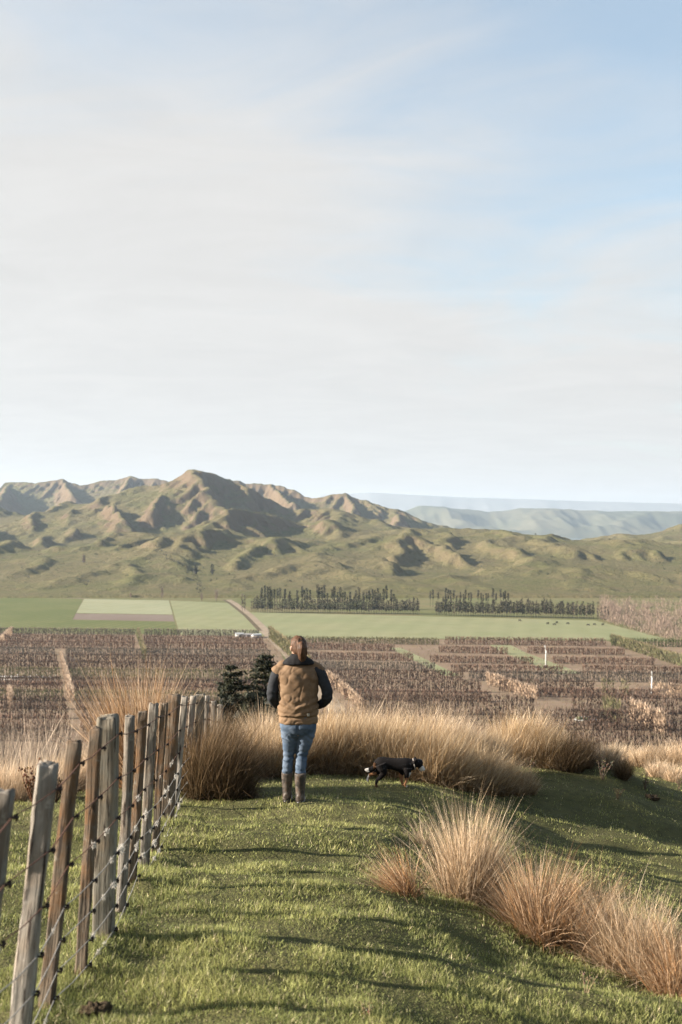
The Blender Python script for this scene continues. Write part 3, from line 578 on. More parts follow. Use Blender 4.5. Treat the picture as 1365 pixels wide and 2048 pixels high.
row = [  # px, py, h, rad, pal, words
    (406, 1592, 1.02, 0.20, 'dark', 'dark rush tussock right against the last fence posts'),
    (450, 1600, 0.98, 0.26, 'dark', 'bushy dark rush tussock between the fence and the person'),
    (492, 1604, 0.42, 0.10, 'dark', 'short dark stubby tussock left of the person\'s boots'),
    (440, 1562, 1.10, 0.24, 'dark', 'tall dark tussock rising behind the bushy one at the fence'),
    (505, 1550, 0.92, 0.24, 'gold', 'golden tussock left of the person\'s legs'),
    (548, 1548, 0.95, 0.24, 'gold', 'golden tussock half hidden behind the person\'s left side'),
    (600, 1547, 0.95, 0.24, 'gold', 'golden tussock directly behind the person\'s legs'),
    (652, 1547, 1.02, 0.25, 'gold', 'golden tussock next right of the person\'s legs'),
    (696, 1547, 1.12, 0.25, 'gold', 'tallest golden tussock of the bank, second right of the person'),
    (740, 1549, 1.06, 0.25, 'gold', 'golden tussock above the dog\'s tail'),
    (786, 1552, 1.02, 0.25, 'gold', 'golden tussock above the dog\'s back'),
    (830, 1558, 1.00, 0.25, 'gold', 'golden tussock behind the dog\'s head'),
    (872, 1566, 0.95, 0.25, 'gold', 'golden tussock just ahead of the dog\'s nose'),
    (914, 1574, 0.93, 0.25, 'gold', 'second golden tussock ahead of the dog'),
    (956, 1582, 0.86, 0.24, 'gold', 'third golden tussock ahead of the dog'),
    (996, 1588, 0.74, 0.22, 'gold', 'lower golden tussock near the right end of the bank'),
    (1030, 1590, 0.58, 0.18, 'gold', 'low golden tussock next to the right end of the bank'),
    (1054, 1586, 0.46, 0.13, 'gold', 'smallest tussock closing the right end of the bank'),
    (530, 1536, 1.02, 0.28, 'pale', 'pale tussock in the back row left of the person'),
    (620, 1533, 1.05, 0.28, 'pale', 'pale tussock in the back row at the person\'s right hip'),
    (715, 1533, 1.12, 0.28, 'pale', 'pale tussock in the back row above the dog\'s tail'),
    (770, 1534, 1.08, 0.28, 'pale', 'pale tussock in the back row above the dog\'s hips'),
    (850, 1538, 1.08, 0.28, 'pale', 'pale tussock in the back row beyond the dog\'s head'),
    (905, 1545, 1.05, 0.28, 'pale', 'pale tussock in the back row right of the dog'),
    (960, 1552, 0.98, 0.26, 'pale', 'pale tussock at the right of the back row'),
    (1012, 1520, 1.04, 0.28, 'gold', 'tall tussock at the left end of the separate clump on the right'),
    (1052, 1525, 0.96, 0.27, 'gold', 'second tussock of the separate clump on the right'),
    (1094, 1530, 0.86, 0.27, 'gold', 'middle tussock of the separate clump on the right'),
    (1134, 1535, 0.78, 0.25, 'dark', 'darker fourth tussock of the separate clump on the right'),
    (1166, 1537, 0.66, 0.18, 'dark', 'dark tussock at the right end of the separate clump'),
]
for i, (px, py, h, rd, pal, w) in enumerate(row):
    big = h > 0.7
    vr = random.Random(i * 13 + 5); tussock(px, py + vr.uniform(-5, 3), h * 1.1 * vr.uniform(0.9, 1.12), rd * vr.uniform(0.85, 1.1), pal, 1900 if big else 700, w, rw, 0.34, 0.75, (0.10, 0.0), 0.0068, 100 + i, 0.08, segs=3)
far = [
    (1215, 1533, 0.62, 0.22, 'pale', 'pale tussock just right of the dark clump on the shoulder'), (1250, 1528, 0.66, 0.26, 'pale', 'second pale tussock along the shoulder on the right'),
    (1285, 1530, 0.60, 0.26, 'pale', 'third pale tussock along the shoulder on the right'), (1325, 1528, 0.75, 0.28, 'blond', 'tall blond tussock along the shoulder on the right'),
    (1362, 1530, 0.80, 0.28, 'blond', 'blond tussock on the shoulder cut by the right edge'), (1246, 1558, 0.50, 0.09, 'dark', 'narrow dark tussock standing alone below the pale ones on the right'),
    (1318, 1552, 0.52, 0.2, 'blond', 'low blond tussock in front of the shoulder on the right'), (1350, 1562, 0.50, 0.2, 'blond', 'low blond tussock in front at the right edge')]
for i, (px, py, h, rd, pal, w) in enumerate(far):
    tussock(px, py, h, rd, pal, 800, w, 'tussocks along the right shoulder', 0.5, 0.8, (0.1, 0), 0.009, 200 + i, 0.1, segs=3)
# blond rank grass beyond the fence on the left
bl = [(-40, 1590), (10, 1602), (55, 1600), (100, 1588), (150, 1580), (30, 1570), (90, 1565), (140, 1560), (195, 1572), (-10, 1560), (240, 1570), (185, 1555)]
wb = ['blond grass clump cut by the left edge behind the first post', 'lowest blond grass clump at the left edge behind the nearest posts', 'blond grass clump behind the two nearest posts', 'blond grass clump behind the third post',
      'blond grass clump behind the fourth post', 'blond grass clump further back behind the nearest posts', 'blond grass clump further back behind the third post', 'blond grass clump further back behind the fourth post',
      'blond grass clump behind the thick square post', 'blond grass clump furthest back at the left edge', 'blond grass clump behind the first batten after the thick post', 'blond grass clump furthest back behind the thick post']
for i, (px, py) in enumerate(bl):
    tussock(px, py, 0.62, 0.34, 'blond', 1300, wb[i], 'blond rank grass beyond the fence', 0.4, 0.6, (0.12, 0), 0.006, 300 + i, 0.12, name='rank_grass', cat='grass clump', segs=3)
tussock(285, 1572, 1.78, 0.22, 'rust', 2200, 'tall tawny grass clump rising above the fence', 'tall tawny grass behind the fence', 0.30, 0.4, (-0.04, 0), 0.008, 330, 0.06, name='tall_grass', cat='grass clump')
tussock(335, 1572, 1.6, 0.12, 'pale', 420, 'sparser tall grass clump with stray stems right of the tawny one', 'tall tawny grass behind the fence', 0.4, 0.35, (-0.2, 0), 0.006, 331, 0.1, name='tall_grass', cat='grass clump')
# bare willow scrub on the slope below, left
for i, (px, d, tpy, w) in enumerate([(15, 38, 1448, 'bare willow bush cut by the left edge'), (70, 41, 1428, 'bare willow bush second from the left edge below the spur'), (118, 43, 1425, 'bare willow bush furthest right of the group below the spur'), (-40, 36, 1450, 'bare willow bush mostly outside the left edge'), (45, 34, 1470, 'low bare willow bush in front of the others')]):
    h = pix(px, tpy, d)[2] - on_ground(px, d)[2]
    o = obj('willow_bush', tussock_mesh('willow_bush', 3600, h * 1.12, 1.3, 'twig', 0.32, 0.25, (0, 0), 0.045, 340 + i, 4, 0.06), MAT['twig']); o.location = on_ground(px, d)
    tag(o, w, 'bush', 'bare willow bushes left')
# dry weeds: a stalk with side twigs and brown seed heads
def weed(px, py, h, label, seed, n=9, col=(0.17, 0.10, 0.06), lean=0.2):
    r_ = random.Random(seed); p = ground(px, py); root = empty('dry_weed', p)
    mb = MB(); sm = MB()
    for k in range(n):
        a = r_.uniform(0, 6.28); ln = h * r_.uniform(0.5, 1.0); tl = r_.uniform(0.05, 0.5); q = []
        for i in range(5):
            f = i / 4; q.append((math.cos(a) * math.sin(tl) * ln * f + lean * h * f * f * 0.4, math.sin(a) * math.sin(tl) * ln * f, ln * f * math.cos(tl) - 0.02))
        mb.tube(q, np.array([0.006, 0.005, 0.004, 0.003, 0.002]) * min(1.0, h / 0.35), 4, col)
        for j in range(14):
            f = r_.uniform(0.45, 1.0); i = min(3, int(f * 4)); g = f * 4 - i; c_ = np.array(q[i]) * (1 - g) + np.array(q[i + 1]) * g + np.array([r_.gauss(0, 0.012) for _ in range(3)])
            s_ = r_.uniform(0.005, 0.012) * min(1.0, h / 0.4); sm.add(c_ + s_ * np.array([(1, 0, 0), (-1, 0, 0), (0, 1, 0), (0, -1, 0), (0, 0, 1.6), (0, 0, -1)]), None, [(0, 2, 4), (2, 1, 4), (1, 3, 4), (3, 0, 4), (2, 0, 5), (1, 2, 5), (3, 1, 5), (0, 3, 5)], tuple(x * r_.uniform(0.6, 1.2) for x in col))
    obj('stalks', mb.mesh('stalks'), MAT['twig'], root); obj('seed_heads', sm.mesh('seed_heads'), MAT['twig'], root)['kind'] = 'stuff'
    return tag(root, label, 'weed', 'dry weeds')
weed(70, 1612, 0.50, 'rusty brown seeding weed behind the two nearest fence posts', 1, 12, (0.16, 0.075, 0.04))
weed(112, 1606, 0.28, 'low dark brown weed behind the third fence post', 2, 12, (0.09, 0.055, 0.03))
weed(1205, 1560, 0.42, 'dry branching weed below the right end of the dark tussock clump', 3, 9, (0.17, 0.13, 0.09))
weed(1290, 1578, 0.30, 'dry leaning weed in the middle of the right-hand slope', 4, 8, (0.16, 0.12, 0.085))
weed(1236, 1598, 0.22, 'low dry weed lowest on the right-hand slope', 5, 6, (0.16, 0.11, 0.07))
weed(1358, 1580, 0.24, 'dry weed at the right edge above the turf lump', 6, 7, (0.16, 0.12, 0.08))
for i, (px, py, h, w) in enumerate([(1115, 1540, 0.25, 'single dry stem before the middle of the separate tussock clump'), (1060, 1545, 0.3, 'dry stems at the left foot of the separate tussock clump'), (738, 2040, 0.14, 'thin dead stalk at the bottom edge left of the centre of the slope'), (1172, 1985, 0.15, 'thin dead stalk below the foreground tussock row')]):
    weed(px, py, h, w, 20 + i, 3, (0.3, 0.22, 0.14), 0.0)
# lumps of broken turf and soil
def clod(px, py, rx, rz_, label, seed):
    r_ = np.random.default_rng(seed); nu, nv = 22, 10; a = np.linspace(0, 2 * math.pi, nu, endpoint=False); e = np.linspace(-0.3, math.pi / 2, nv)
    q = np.stack([np.cos(e)[:, None] * np.cos(a), np.cos(e)[:, None] * np.sin(a), np.sin(e)[:, None] + 0 * a], -1)
    k = 0.85 + 0.55 * pn(q[..., 0] * 2.2 + seed, q[..., 1] * 2.2 + q[..., 2] * 2, 5) + 0.4 * pn(q[..., 0] * 6, q[..., 1] * 6 + q[..., 2] * 5, 6)
    V = (q * k[..., None] * np.array([rx, rx * 0.8, rz_])).reshape(-1, 3)
    o = obj('turf_clod', mesh_np('turf_clod', V, grid_faces(nv, nu, True), smooth=True), MAT['soil']); o.location = ground(px, py); return tag(o, label, 'clod')
MAT['soil'] = mat_plain('bare_soil', (0.13, 0.095, 0.06), 0.95, 0.6, 30, 0.1, 1.0, 0.03)
clod(188, 2028, 0.07, 0.05, 'clod of brown soil in the grass below the fence at the bottom edge', 3)
clod(1302, 1598, 0.13, 0.07, 'lump of slipped turf and soil on the right-hand slope', 5)

# ------------------------------------------------------------------ fence
def mat_wood(name, grey, brown, lichen, amt):
    m, t, b = mat_new(name, 0.9, 0.15); v = objcoord(t, (1, 1, 0.05)); v2 = objcoord(t)
    g = noise(t, v, 34, 6, 0.7, 0.5); g2 = noise(t, v, 58, 4, 0.65, 0.3); p_ = noise(t, v2, 5, 5, 0.6); q = noise(t, v2, 26, 4, 0.65)
    c = mixc(t, ramp(t, g, 0.3, 0.7), tuple(x * 0.38 for x in grey), grey)
    c = mixc(t, M(t, 'MULTIPLY', ramp(t, p_, 0.42, 0.66), amt), c, brown)
    c = mixc(t, M(t, 'MULTIPLY', ramp(t, q, 0.58, 0.72), 0.55), c, lichen)
    c = mixc(t, ramp(t, g2, 0.54, 0.63), c, (0.05, 0.038, 0.03))
    L(t, c, b.inputs['Base Color']); bump(t, b, M(t, 'ADD', g, M(t, 'MULTIPLY', g2, 0.6)), 1.0, 0.010); return m
MAT['wood_grey'] = mat_wood('weathered_grey', (0.34, 0.305, 0.26), (0.24, 0.17, 0.11), (0.42, 0.41, 0.35), 0.6)
MAT['wood_brown'] = mat_wood('weathered_brown', (0.25, 0.20, 0.15), (0.19, 0.10, 0.045), (0.32, 0.30, 0.25), 0.95)
MAT['wood_green'] = mat_wood('treated_pale', (0.34, 0.31, 0.25), (0.28, 0.20, 0.12), (0.28, 0.30, 0.26), 0.6)
MAT['wood_white'] = mat_wood('bleached_split', (0.44, 0.40, 0.345), (0.30, 0.22, 0.15), (0.50, 0.47, 0.41), 0.5)
def post_mesh(w, dpt, h, seed, rough=0.006, split=0.0, segs=22):
    r_ = np.random.default_rng(seed); n = 16; V = []
    prof = []
    for k in range(n):            # rounded rectangle
        a = 2 * math.pi * (k + 0.5) / n; c_, s_ = math.cos(a), math.sin(a); e = 0.28
        prof.append((math.copysign(abs(c_) ** e, c_) * w / 2, math.copysign(abs(s_) ** e, s_) * dpt / 2))
    prof = np.array(prof); zs = np.linspace(-0.25, h, segs); ph = seed * 1.7
    bow = r_.normal(0, 0.006, 2)
    for i, z in enumerate(zs):
        f = (z + 0.25) / (h + 0.25); g = 1 + 0.02 * math.sin(7 * f + ph)
        q = prof * g; k = np.arange(n)
        dn = rough * (pn(k * 0.55 + ph, z * 2.2 + 0 * k, seed) + 0.6 * pn(k * 1.3 + ph, z * 7.0 + 0 * k, seed + 3))
        dn = dn - split * np.exp(-((k - 5.0 - 1.5 * math.sin(3 * f)) / 1.1) ** 2) * (0.4 + f)
        nn = q / (np.linalg.norm(q, axis=1)[:, None] + 1e-9); q = q + nn * dn[:, None]
        q = q + bow * math.sin(math.pi * f)
        top = 0.0 if i < segs - 1 else 1.0
        zz_ = z + top * (0.014 * pn(k * 0.9 + ph, 0.5 + 0 * k, seed + 9) - 0.004)
        V.append(np.column_stack([q, np.broadcast_to(zz_, (n,))]))
    V = np.concatenate(V); Q = grid_faces(segs, n, True)
    cc_ = V[-n:].mean(0); ri = V[-n:] * 0.5 + cc_ * 0.5; ri[:, 2] += 0.003 - split * 0.5; V = np.concatenate([V, ri, cc_[None] + [[0, 0, 0.001 - split]]]); b0 = (segs - 1) * n; b1 = segs * n; ctr = b1 + n
    Q = np.concatenate([Q, [(b0 + i, b0 + (i + 1) % n, b1 + (i + 1) % n, b1 + i) for i in range(n)]]); T = [(b1 + i, b1 + (i + 1) % n, ctr) for i in range(n)]
    return mesh_np('post', V, Q, T, smooth=False)
POSTS = [  # top px, top py, bottom px, depth, width, depth of section, material, kind, split
    (-62, 1640, -190, 2.62, 0.06, 0.045, 'wood_brown', 'batten', 0), (6, 1578, -62, 3.12, 0.066, 0.05, 'wood_grey', 'batten', 0.003),
    (97, 1526, 30, 3.56, 0.070, 0.055, 'wood_white', 'batten', 0.010), (149, 1482, 92, 4.02, 0.055, 0.045, 'wood_brown', 'batten', 0),
    (193, 1456, 162, 4.45, 0.050, 0.042, 'wood_brown', 'batten', 0), (217, 1432, 206, 4.92, 0.098, 0.10, 'wood_green', 'post', 0),
    (260, 1431, 240, 5.50, 0.050, 0.05, 'wood_grey', 'batten', 0.004), (286, 1422, 264, 6.10, 0.055, 0.05, 'wood_brown', 'batten', 0),
    (308, 1407, 290, 6.78, 0.060, 0.05, 'wood_grey', 'batten', 0.004), (329, 1405, 312, 7.56, 0.056, 0.05, 'wood_brown', 'batten', 0.004),
    (348, 1389, 336, 8.55, 0.105, 0.09, 'wood_brown', 'post', 0), (370, 1392, 352, 9.75, 0.060, 0.06, 'wood_white', 'batten', 0.008),
    (387, 1391, 374, 10.85, 0.060, 0.06, 'wood_white', 'batten', 0.006), (401, 1389, 392, 11.8, 0.11, 0.09, 'wood_green', 'post', 0),
    (414, 1391, 406, 12.7, 0.07, 0.06, 'wood_white', 'batten', 0), (428, 1402, 424, 13.6, 0.07, 0.06, 'wood_grey', 'batten', 0), (441, 1410, 440, 14.6, 0.09, 0.08, 'wood_grey', 'batten', 0)]
fence = empty('wire_fence', on_ground(206, 4.92))
tag(fence, 'old farm fence of weathered posts and battens with seven rusty wires', 'fence')
fo = np.array(fence.location); WF = [0.08, 0.28, 0.46, 0.62, 0.745, 0.86, 0.965]; wire_pts = [[] for _ in WF]; MAT_ST = mat_plain('rusty_staple', (0.05, 0.032, 0.025), 0.8, 0.4, 40)
st = MB(); st.tube([(-0.016, 0, 0), (-0.012, -0.012, 0.002), (0.002, -0.016, 0), (0.014, -0.010, -0.002), (0.016, 0, 0)], 0.0042, 5); st.tube([(0, -0.012, -0.012), (0.002, -0.016, 0.0), (0, -0.012, 0.012)], 0.004, 5)
st_me = st.mesh('staple', color=False)
crossings = []
for k, (tx, ty, bx, d, w, dp, mt, kind, sp) in enumerate(POSTS):
    top = pix(tx, ty, d); base = on_ground(bx, d); ax = top - base; h = np.linalg.norm(ax); ax /= h
    nxt = POSTS[min(k + 1, len(POSTS) - 1)]; prv = POSTS[max(k - 1, 0)]
    dirf = on_ground(nxt[2], nxt[3]) - on_ground(prv[2], prv[3]); dirf[2] = 0; dirf /= np.linalg.norm(dirf)
    o = obj(kind, post_mesh(w, dp, h, 400 + k, 0.005 if kind == 'post' else 0.006, sp), MAT[mt], fence)
    z = Vector(ax); yv = Vector(dirf); xv = yv.cross(z).normalized(); yv = z.cross(xv)
    Rm = Matrix((xv, yv, z)).transposed().to_4x4() @ Matrix.Rotation(random.uniform(-0.12, 0.12), 4, 'Z')
    o.matrix_local = Matrix.Translation(base - fo) @ Rm
    side = np.array(xv) * (w / 2 + 0.006)
    for i, f in enumerate(WF):
        p = top + (base - top) * f + side; wire_pts[i].append(p); crossings.append((p, xv, yv, z))
for i, wp in enumerate(wire_pts):
    P = [wp[0] + (wp[0] - wp[1]) * 2.0]
    for a, b_ in zip(wp[:-1], wp[1:]):
        P.append(a); mid = (a + b_) / 2; mid[2] -= 0.006 * random.uniform(0.2, 1.6); P.append(mid)
    P.append(wp[-1]); P.append(wp[-1] + (wp[-1] - wp[-2]) * 1.5)
    mb = MB(); mb.tube(np.array(P) - fo, 0.0026 if i < 2 else 0.0021, 6); rust = i < 3
    mt = MAT.setdefault('rust' if rust else 'galv', mat_plain('rusty_wire', (0.16, 0.075, 0.05), 0.75, 0.5, 30) if rust else mat_plain('grey_wire', (0.36, 0.34, 0.31), 0.55, 0.4, 30, 0.5))
    obj('wire', mb.mesh('wire', True, False), mt, fence)
for p, xv, yv, z in crossings:
    o = obj('staple', st_me, MAT_ST, fence); o.matrix_local = Matrix.Translation(p - fo) @ Matrix((xv, yv, z)).transposed().to_4x4() @ Matrix.Rotation(math.pi / 2, 4, 'Z')
def wool_mesh(seed):
    r_ = np.random.default_rng(seed); n = 70; V, Q, T, C = blades(n, r_.normal(0, 0.007, (n, 3)), r_.uniform(0, 6.28, n), r_.uniform(0, 3.1, n), r_.normal(0, 2.2, n), r_.uniform(0.012, 0.034, n), np.full(n, 0.005), np.tile((0.62, 0.58, 0.52), (n, 1)), np.tile((0.72, 0.69, 0.63), (n, 1)), 3, seed)
    V[:, 2] *= 1.2; return mesh_np('wool_tuft', V, Q, T, C)
wools = [wool_mesh(500 + i) for i in range(4)]
rw_ = random.Random(3)
for k in range(64):
    i = rw_.choice([3, 3, 4, 4, 5, 5, 6, 6, 2]); j = rw_.randrange(0, len(wire_pts[i]) - 5); f = rw_.random()
    p = wire_pts[i][j] * (1 - f) + wire_pts[i][j + 1] * f; p = p.copy(); p[2] -= 0.008
    o = obj('wool_tuft', wools[k % 4], MAT['leaf'], fence); o.location = p - fo; o.rotation_euler = (0, 0, rw_.uniform(0, 6.28)); s_ = rw_.uniform(0.35, 0.95); o.scale = (s_, s_, s_ * rw_.uniform(0.8, 1.3))
#@@PART3
# ------------------------------------------------------------------ person and dog
def remesh(name, mb, voxel, smooth=3, disp=None, colour=None):
    me = mb.mesh(name, False, False); o = obj('tmp', me)
    md = o.modifiers.new('r', 'REMESH'); md.mode = 'VOXEL'; md.voxel_size = voxel
    if smooth: s_ = o.modifiers.new('s', 'SMOOTH'); s_.factor = 0.5; s_.iterations = smooth
    dg = bpy.context.evaluated_depsgraph_get(); m2 = bpy.data.meshes.new_from_object(o.evaluated_get(dg)); m2.name = name
    bpy.data.objects.remove(o); bpy.data.meshes.remove(me)
    n = len(m2.vertices); V = np.empty(n * 3, np.float32); m2.vertices.foreach_get('co', V); V = V.reshape(-1, 3)
    Nn = np.empty(n * 3, np.float32); m2.vertices.foreach_get('normal', Nn); Nn = Nn.reshape(-1, 3)
    if disp is not None: V = V + Nn * disp(V, Nn)[:, None]; m2.vertices.foreach_set('co', V.astype(np.float32).ravel())
    m2.polygons.foreach_set('use_smooth', np.ones(len(m2.polygons), bool))
    if colour is not None:
        at = m2.attributes.new('col', 'FLOAT_COLOR', 'POINT'); c = np.ones((n, 4), np.float32); c[:, :3] = colour(V); at.data.foreach_set('color', c.ravel())
    m2.update(); return m2
def rings(mb, rs, n=28, e=0.85):
    a = np.linspace(0, 2 * math.pi, n, endpoint=False); ca, sa = np.cos(a), np.sin(a)
    V = [np.stack([cx + np.sign(ca) * np.abs(ca) ** e * w, cy + np.sign(sa) * np.abs(sa) ** e * d, np.full(n, z)], -1) for z, w, d, cx, cy in rs]
    m_ = len(V); V = np.concatenate(V); z0, z1 = rs[0], rs[-1]
    V = np.concatenate([V, [[z0[3], z0[4], z0[0]], [z1[3], z1[4], z1[0]]]]); e0 = m_ * n
    mb.add(V, grid_faces(m_, n, True), [(e0, (i + 1) % n, i) for i in range(n)] + [(e0 + 1, (m_ - 1) * n + i, (m_ - 1) * n + (i + 1) % n) for i in range(n)])
def tb(mb, pts, n=16, **k): mb.tube([p[:3] for p in pts], [p[3] for p in pts], n, **k)
def densify(pts, k=4):
    P = np.array(pts, float); n = len(P); t = np.linspace(0, n - 1, (n - 1) * k + 1); out = []
    for tt_ in t:
        i = min(int(tt_), n - 2); f = tt_ - i; p0, p1, p2, p3 = P[max(i - 1, 0)], P[i], P[i + 1], P[min(i + 2, n - 1)]
        out.append(0.5 * ((2 * p1) + (-p0 + p2) * f + (2 * p0 - 5 * p1 + 4 * p2 - p3) * f * f + (-p0 + 3 * p1 - 3 * p2 + p3) * f ** 3))
    return np.array(out)
pp = ground(597, 1603); person = empty('person', pp)
tag(person, 'person seen from behind in tan canvas vest, dark sleeves, jeans and muddy boots', 'person')
LA = [(-0.155, 0.0, 1.345, 0.060), (-0.205, -0.005, 1.30, 0.062), (-0.245, -0.02, 1.20, 0.060), (-0.262, -0.03, 1.09, 0.057), (-0.245, 0.03, 1.01, 0.052), (-0.19, 0.105, 0.955, 0.044)]
RA = [(0.155, 0.0, 1.345, 0.060), (0.215, -0.005, 1.30, 0.062), (0.265, -0.02, 1.20, 0.060), (0.296, -0.03, 1.10, 0.057), (0.275, 0.03, 1.015, 0.052), (0.20, 0.105, 0.955, 0.044)]
LL = [(-0.085, 0.0, 0.76, 0.098), (-0.088, 0.0, 0.70, 0.090), (-0.090, 0.008, 0.60, 0.074), (-0.096, 0.02, 0.50, 0.059), (-0.100, 0.02, 0.44, 0.055), (-0.108, 0.012, 0.36, 0.054), (-0.114, 0.02, 0.27, 0.048)]
RL = [(0.085, 0.0, 0.76, 0.102), (0.078, 0.0, 0.70, 0.096), (0.062, 0.0, 0.60, 0.080), (0.040, 0.01, 0.50, 0.062), (0.033, 0.005, 0.44, 0.058), (0.027, -0.02, 0.36, 0.057), (0.023, -0.03, 0.27, 0.050)]
# the body itself: one continuous skin from head to ankles, with hands in the vest pockets
bm_ = MB()
rings(bm_, [(0.68, 0.14, 0.09, 0, 0), (0.80, 0.165, 0.105, 0, 0), (0.95, 0.145, 0.095, 0, 0), (1.10, 0.15, 0.10, 0, 0), (1.25, 0.165, 0.10, 0, 0), (1.34, 0.14, 0.08, 0, 0), (1.40, 0.07, 0.06, 0, 0)])
tb(bm_, [(0, -0.005, 1.36, 0.055), (0, 0.0, 1.45, 0.050), (0, 0.01, 1.52, 0.05)])
for arm in (LA, RA):
    tb(bm_, [(x, y, z, r * 0.72) for x, y, z, r in densify(arm, 3)])
    x, y, z, _ = arm[-1]; sg = -1 if x < 0 else 1
    tb(bm_, [(x, y, z, 0.028), (x - sg * 0.04, y + 0.03, z - 0.03, 0.034), (x - sg * 0.07, y + 0.035, z - 0.06, 0.03)], 12)
    for q, (dx, ln) in enumerate([(-0.030, 0.055), (-0.010, 0.065), (0.010, 0.062), (0.030, 0.048)]):
        bx_, by_, bz_ = x - sg * 0.07, y + 0.035 + 0.004 * q, z - 0.06 + dx
        tb(bm_, [(bx_, by_, bz_, 0.0095), (bx_ - sg * ln * 0.55, by_ + 0.004, bz_ - 0.012, 0.009), (bx_ - sg * ln, by_ - 0.008, bz_ - 0.03, 0.008)], 8)
    tb(bm_, [(x - sg * 0.03, y + 0.05, z - 0.012, 0.011), (x - sg * 0.06, y + 0.06, z + 0.004, 0.010), (x - sg * 0.085, y + 0.058, z + 0.004, 0.009)], 8)
for leg, fx, fy in ((LL, -0.115, 0.03), (RL, 0.022, -0.035)):
    tb(bm_, [(x, y, z, r * 0.82) for x, y, z, r in densify(leg, 3)] + [(fx, fy, 0.15, 0.036), (fx, fy, 0.07, 0.036)]); tb(bm_, [(fx, fy - 0.04, 0.045, 0.03), (fx, fy + 0.06, 0.04, 0.035), (fx, fy + 0.15, 0.03, 0.028)])
YAW = math.radians(18); cy_, sy_ = math.cos(YAW), math.sin(YAW)
def hd(x, y, z): return (x * cy_ - y * sy_, x * sy_ + y * cy_ + 0.012, z)
hm_ = MB(); rings(hm_, [(1.462, 0.025, 0.03, 0, 0.055), (1.475, 0.045, 0.055, 0, 0.035), (1.50, 0.060, 0.080, 0, 0.012), (1.54, 0.069, 0.092, 0, 0.0), (1.58, 0.073, 0.096, 0, -0.002), (1.62, 0.068, 0.088, 0, -0.006), (1.65, 0.05, 0.066, 0, -0.008), (1.668, 0.022, 0.03, 0, -0.008)], 24, 0.95)
tb(hm_, [(0, 0.088, 1.575, 0.010), (0, 0.102, 1.545, 0.013), (0, 0.106, 1.53, 0.013), (0, 0.092, 1.52, 0.012)], 10)
tb(hm_, [(-0.03, 0.082, 1.59, 0.012), (0, 0.088, 1.592, 0.012), (0.03, 0.082, 1.59, 0.012)], 8); tb(hm_, [(-0.02, 0.088, 1.497, 0.008), (0, 0.094, 1.498, 0.009), (0.02, 0.088, 1.497, 0.008)], 8)
for sg in (-1, 1): tb(hm_, [(sg * 0.072, -0.012, 1.525, 0.010), (sg * 0.080, -0.02, 1.545, 0.014), (sg * 0.082, -0.022, 1.565, 0.015), (sg * 0.074, -0.012, 1.575, 0.010)], 10)
for v_ in hm_.v: v_[:] = np.array([hd(*q) for q in v_])
for V_, Q_ in zip(hm_.v, [None] * len(hm_.v)): pass
for k in range(len(hm_.v)): bm_.v.append(hm_.v[k]); bm_.c.append(hm_.c[k])
for q in hm_.q: bm_.q.append(q + bm_.n)
for q in hm_.t: bm_.t.append(q + bm_.n)
bm_.n += hm_.n
MAT['skin'] = mat_plain('skin', (0.55, 0.33, 0.24), 0.55, 0.06, 14, 0.35)
obj('body', remesh('body', bm_, 0.0085, 2), MAT['skin'], person)
MAT['eye'] = mat_plain('eye_white', (0.75, 0.73, 0.70), 0.25, 0.05); MAT['dark'] = mat_plain('iris_dark', (0.03, 0.025, 0.02), 0.3, 0.1)
for sg in (-1, 1):
    e_ = MB(); rings(e_, [(-0.009, 0.002, 0.002, 0, 0), (-0.006, 0.009, 0.008, 0, 0), (0, 0.012, 0.01, 0, 0), (0.006, 0.009, 0.008, 0, 0), (0.009, 0.002, 0.002, 0, 0)], 12, 1)
    eo = obj('eye', e_.mesh('eye', True, False), MAT['eye'], person); eo.location = hd(sg * 0.03, 0.082, 1.568)
    i_ = MB(); i_.box(-0.004, 0.004, 0.0075, 0.0105, -0.004, 0.004); io = obj('iris', i_.mesh('iris', False, False), MAT['dark'], eo); io.rotation_euler = (0, 0, YAW)
# hair drawn back into a low ponytail
hb = MB(); rings(hb, [(1.495, 0.045, 0.050, 0, -0.045), (1.52, 0.066, 0.070, 0, -0.036), (1.55, 0.077, 0.082, 0, -0.026), (1.59, 0.081, 0.092, 0, -0.012), (1.63, 0.075, 0.088, 0, -0.006), (1.66, 0.054, 0.066, 0, -0.006), (1.680, 0.02, 0.03, 0, -0.006)], 24, 1.0)
hb.v[0][:] = np.array([hd(*q) for q in hb.v[0]])
tb(hb, [(*hd(0.0, -0.085, 1.615), 0.022), (*hd(0.0, -0.118, 1.605), 0.030), (*hd(0.004, -0.132, 1.57), 0.037), (*hd(0.008, -0.128, 1.52), 0.038), (*hd(0.012, -0.116, 1.465), 0.033), (*hd(0.014, -0.112, 1.425), 0.016)], 20, squash=(1.0, 1.25))
def hair_disp(V, Nn): a = np.arctan2(V[:, 0], -V[:, 1] - 0.02); return 0.005 * pn(a * 7 + V[:, 0] * 45, V[:, 2] * 5, 3) + 0.004 * pn(V[:, 0] * 130, V[:, 2] * 9, 4)
m, t, b = mat_new('auburn_hair', 0.6, 0.22); v = objcoord(t, (1, 1, 0.08)); n1 = noise(t, v, 90, 5, 0.6, 0.3)
L(t, mixc(t, ramp(t, n1, 0.3, 0.7), (0.05, 0.026, 0.015), (0.17, 0.082, 0.042)), b.inputs['Base Color']); bump(t, b, n1, 0.5, 0.004); MAT['hair'] = m
hair = obj('hair', remesh('hair', hb, 0.006, 1, hair_disp), m, person)
ht = MB(); c0 = np.array(hd(0, -0.104, 1.611)); ht.tube([c0 + np.array((math.cos(a) * 0.029, 0.006 * math.sin(a), math.sin(a) * 0.027)) for a in np.linspace(0, 2 * math.pi, 14)], 0.005, 6)
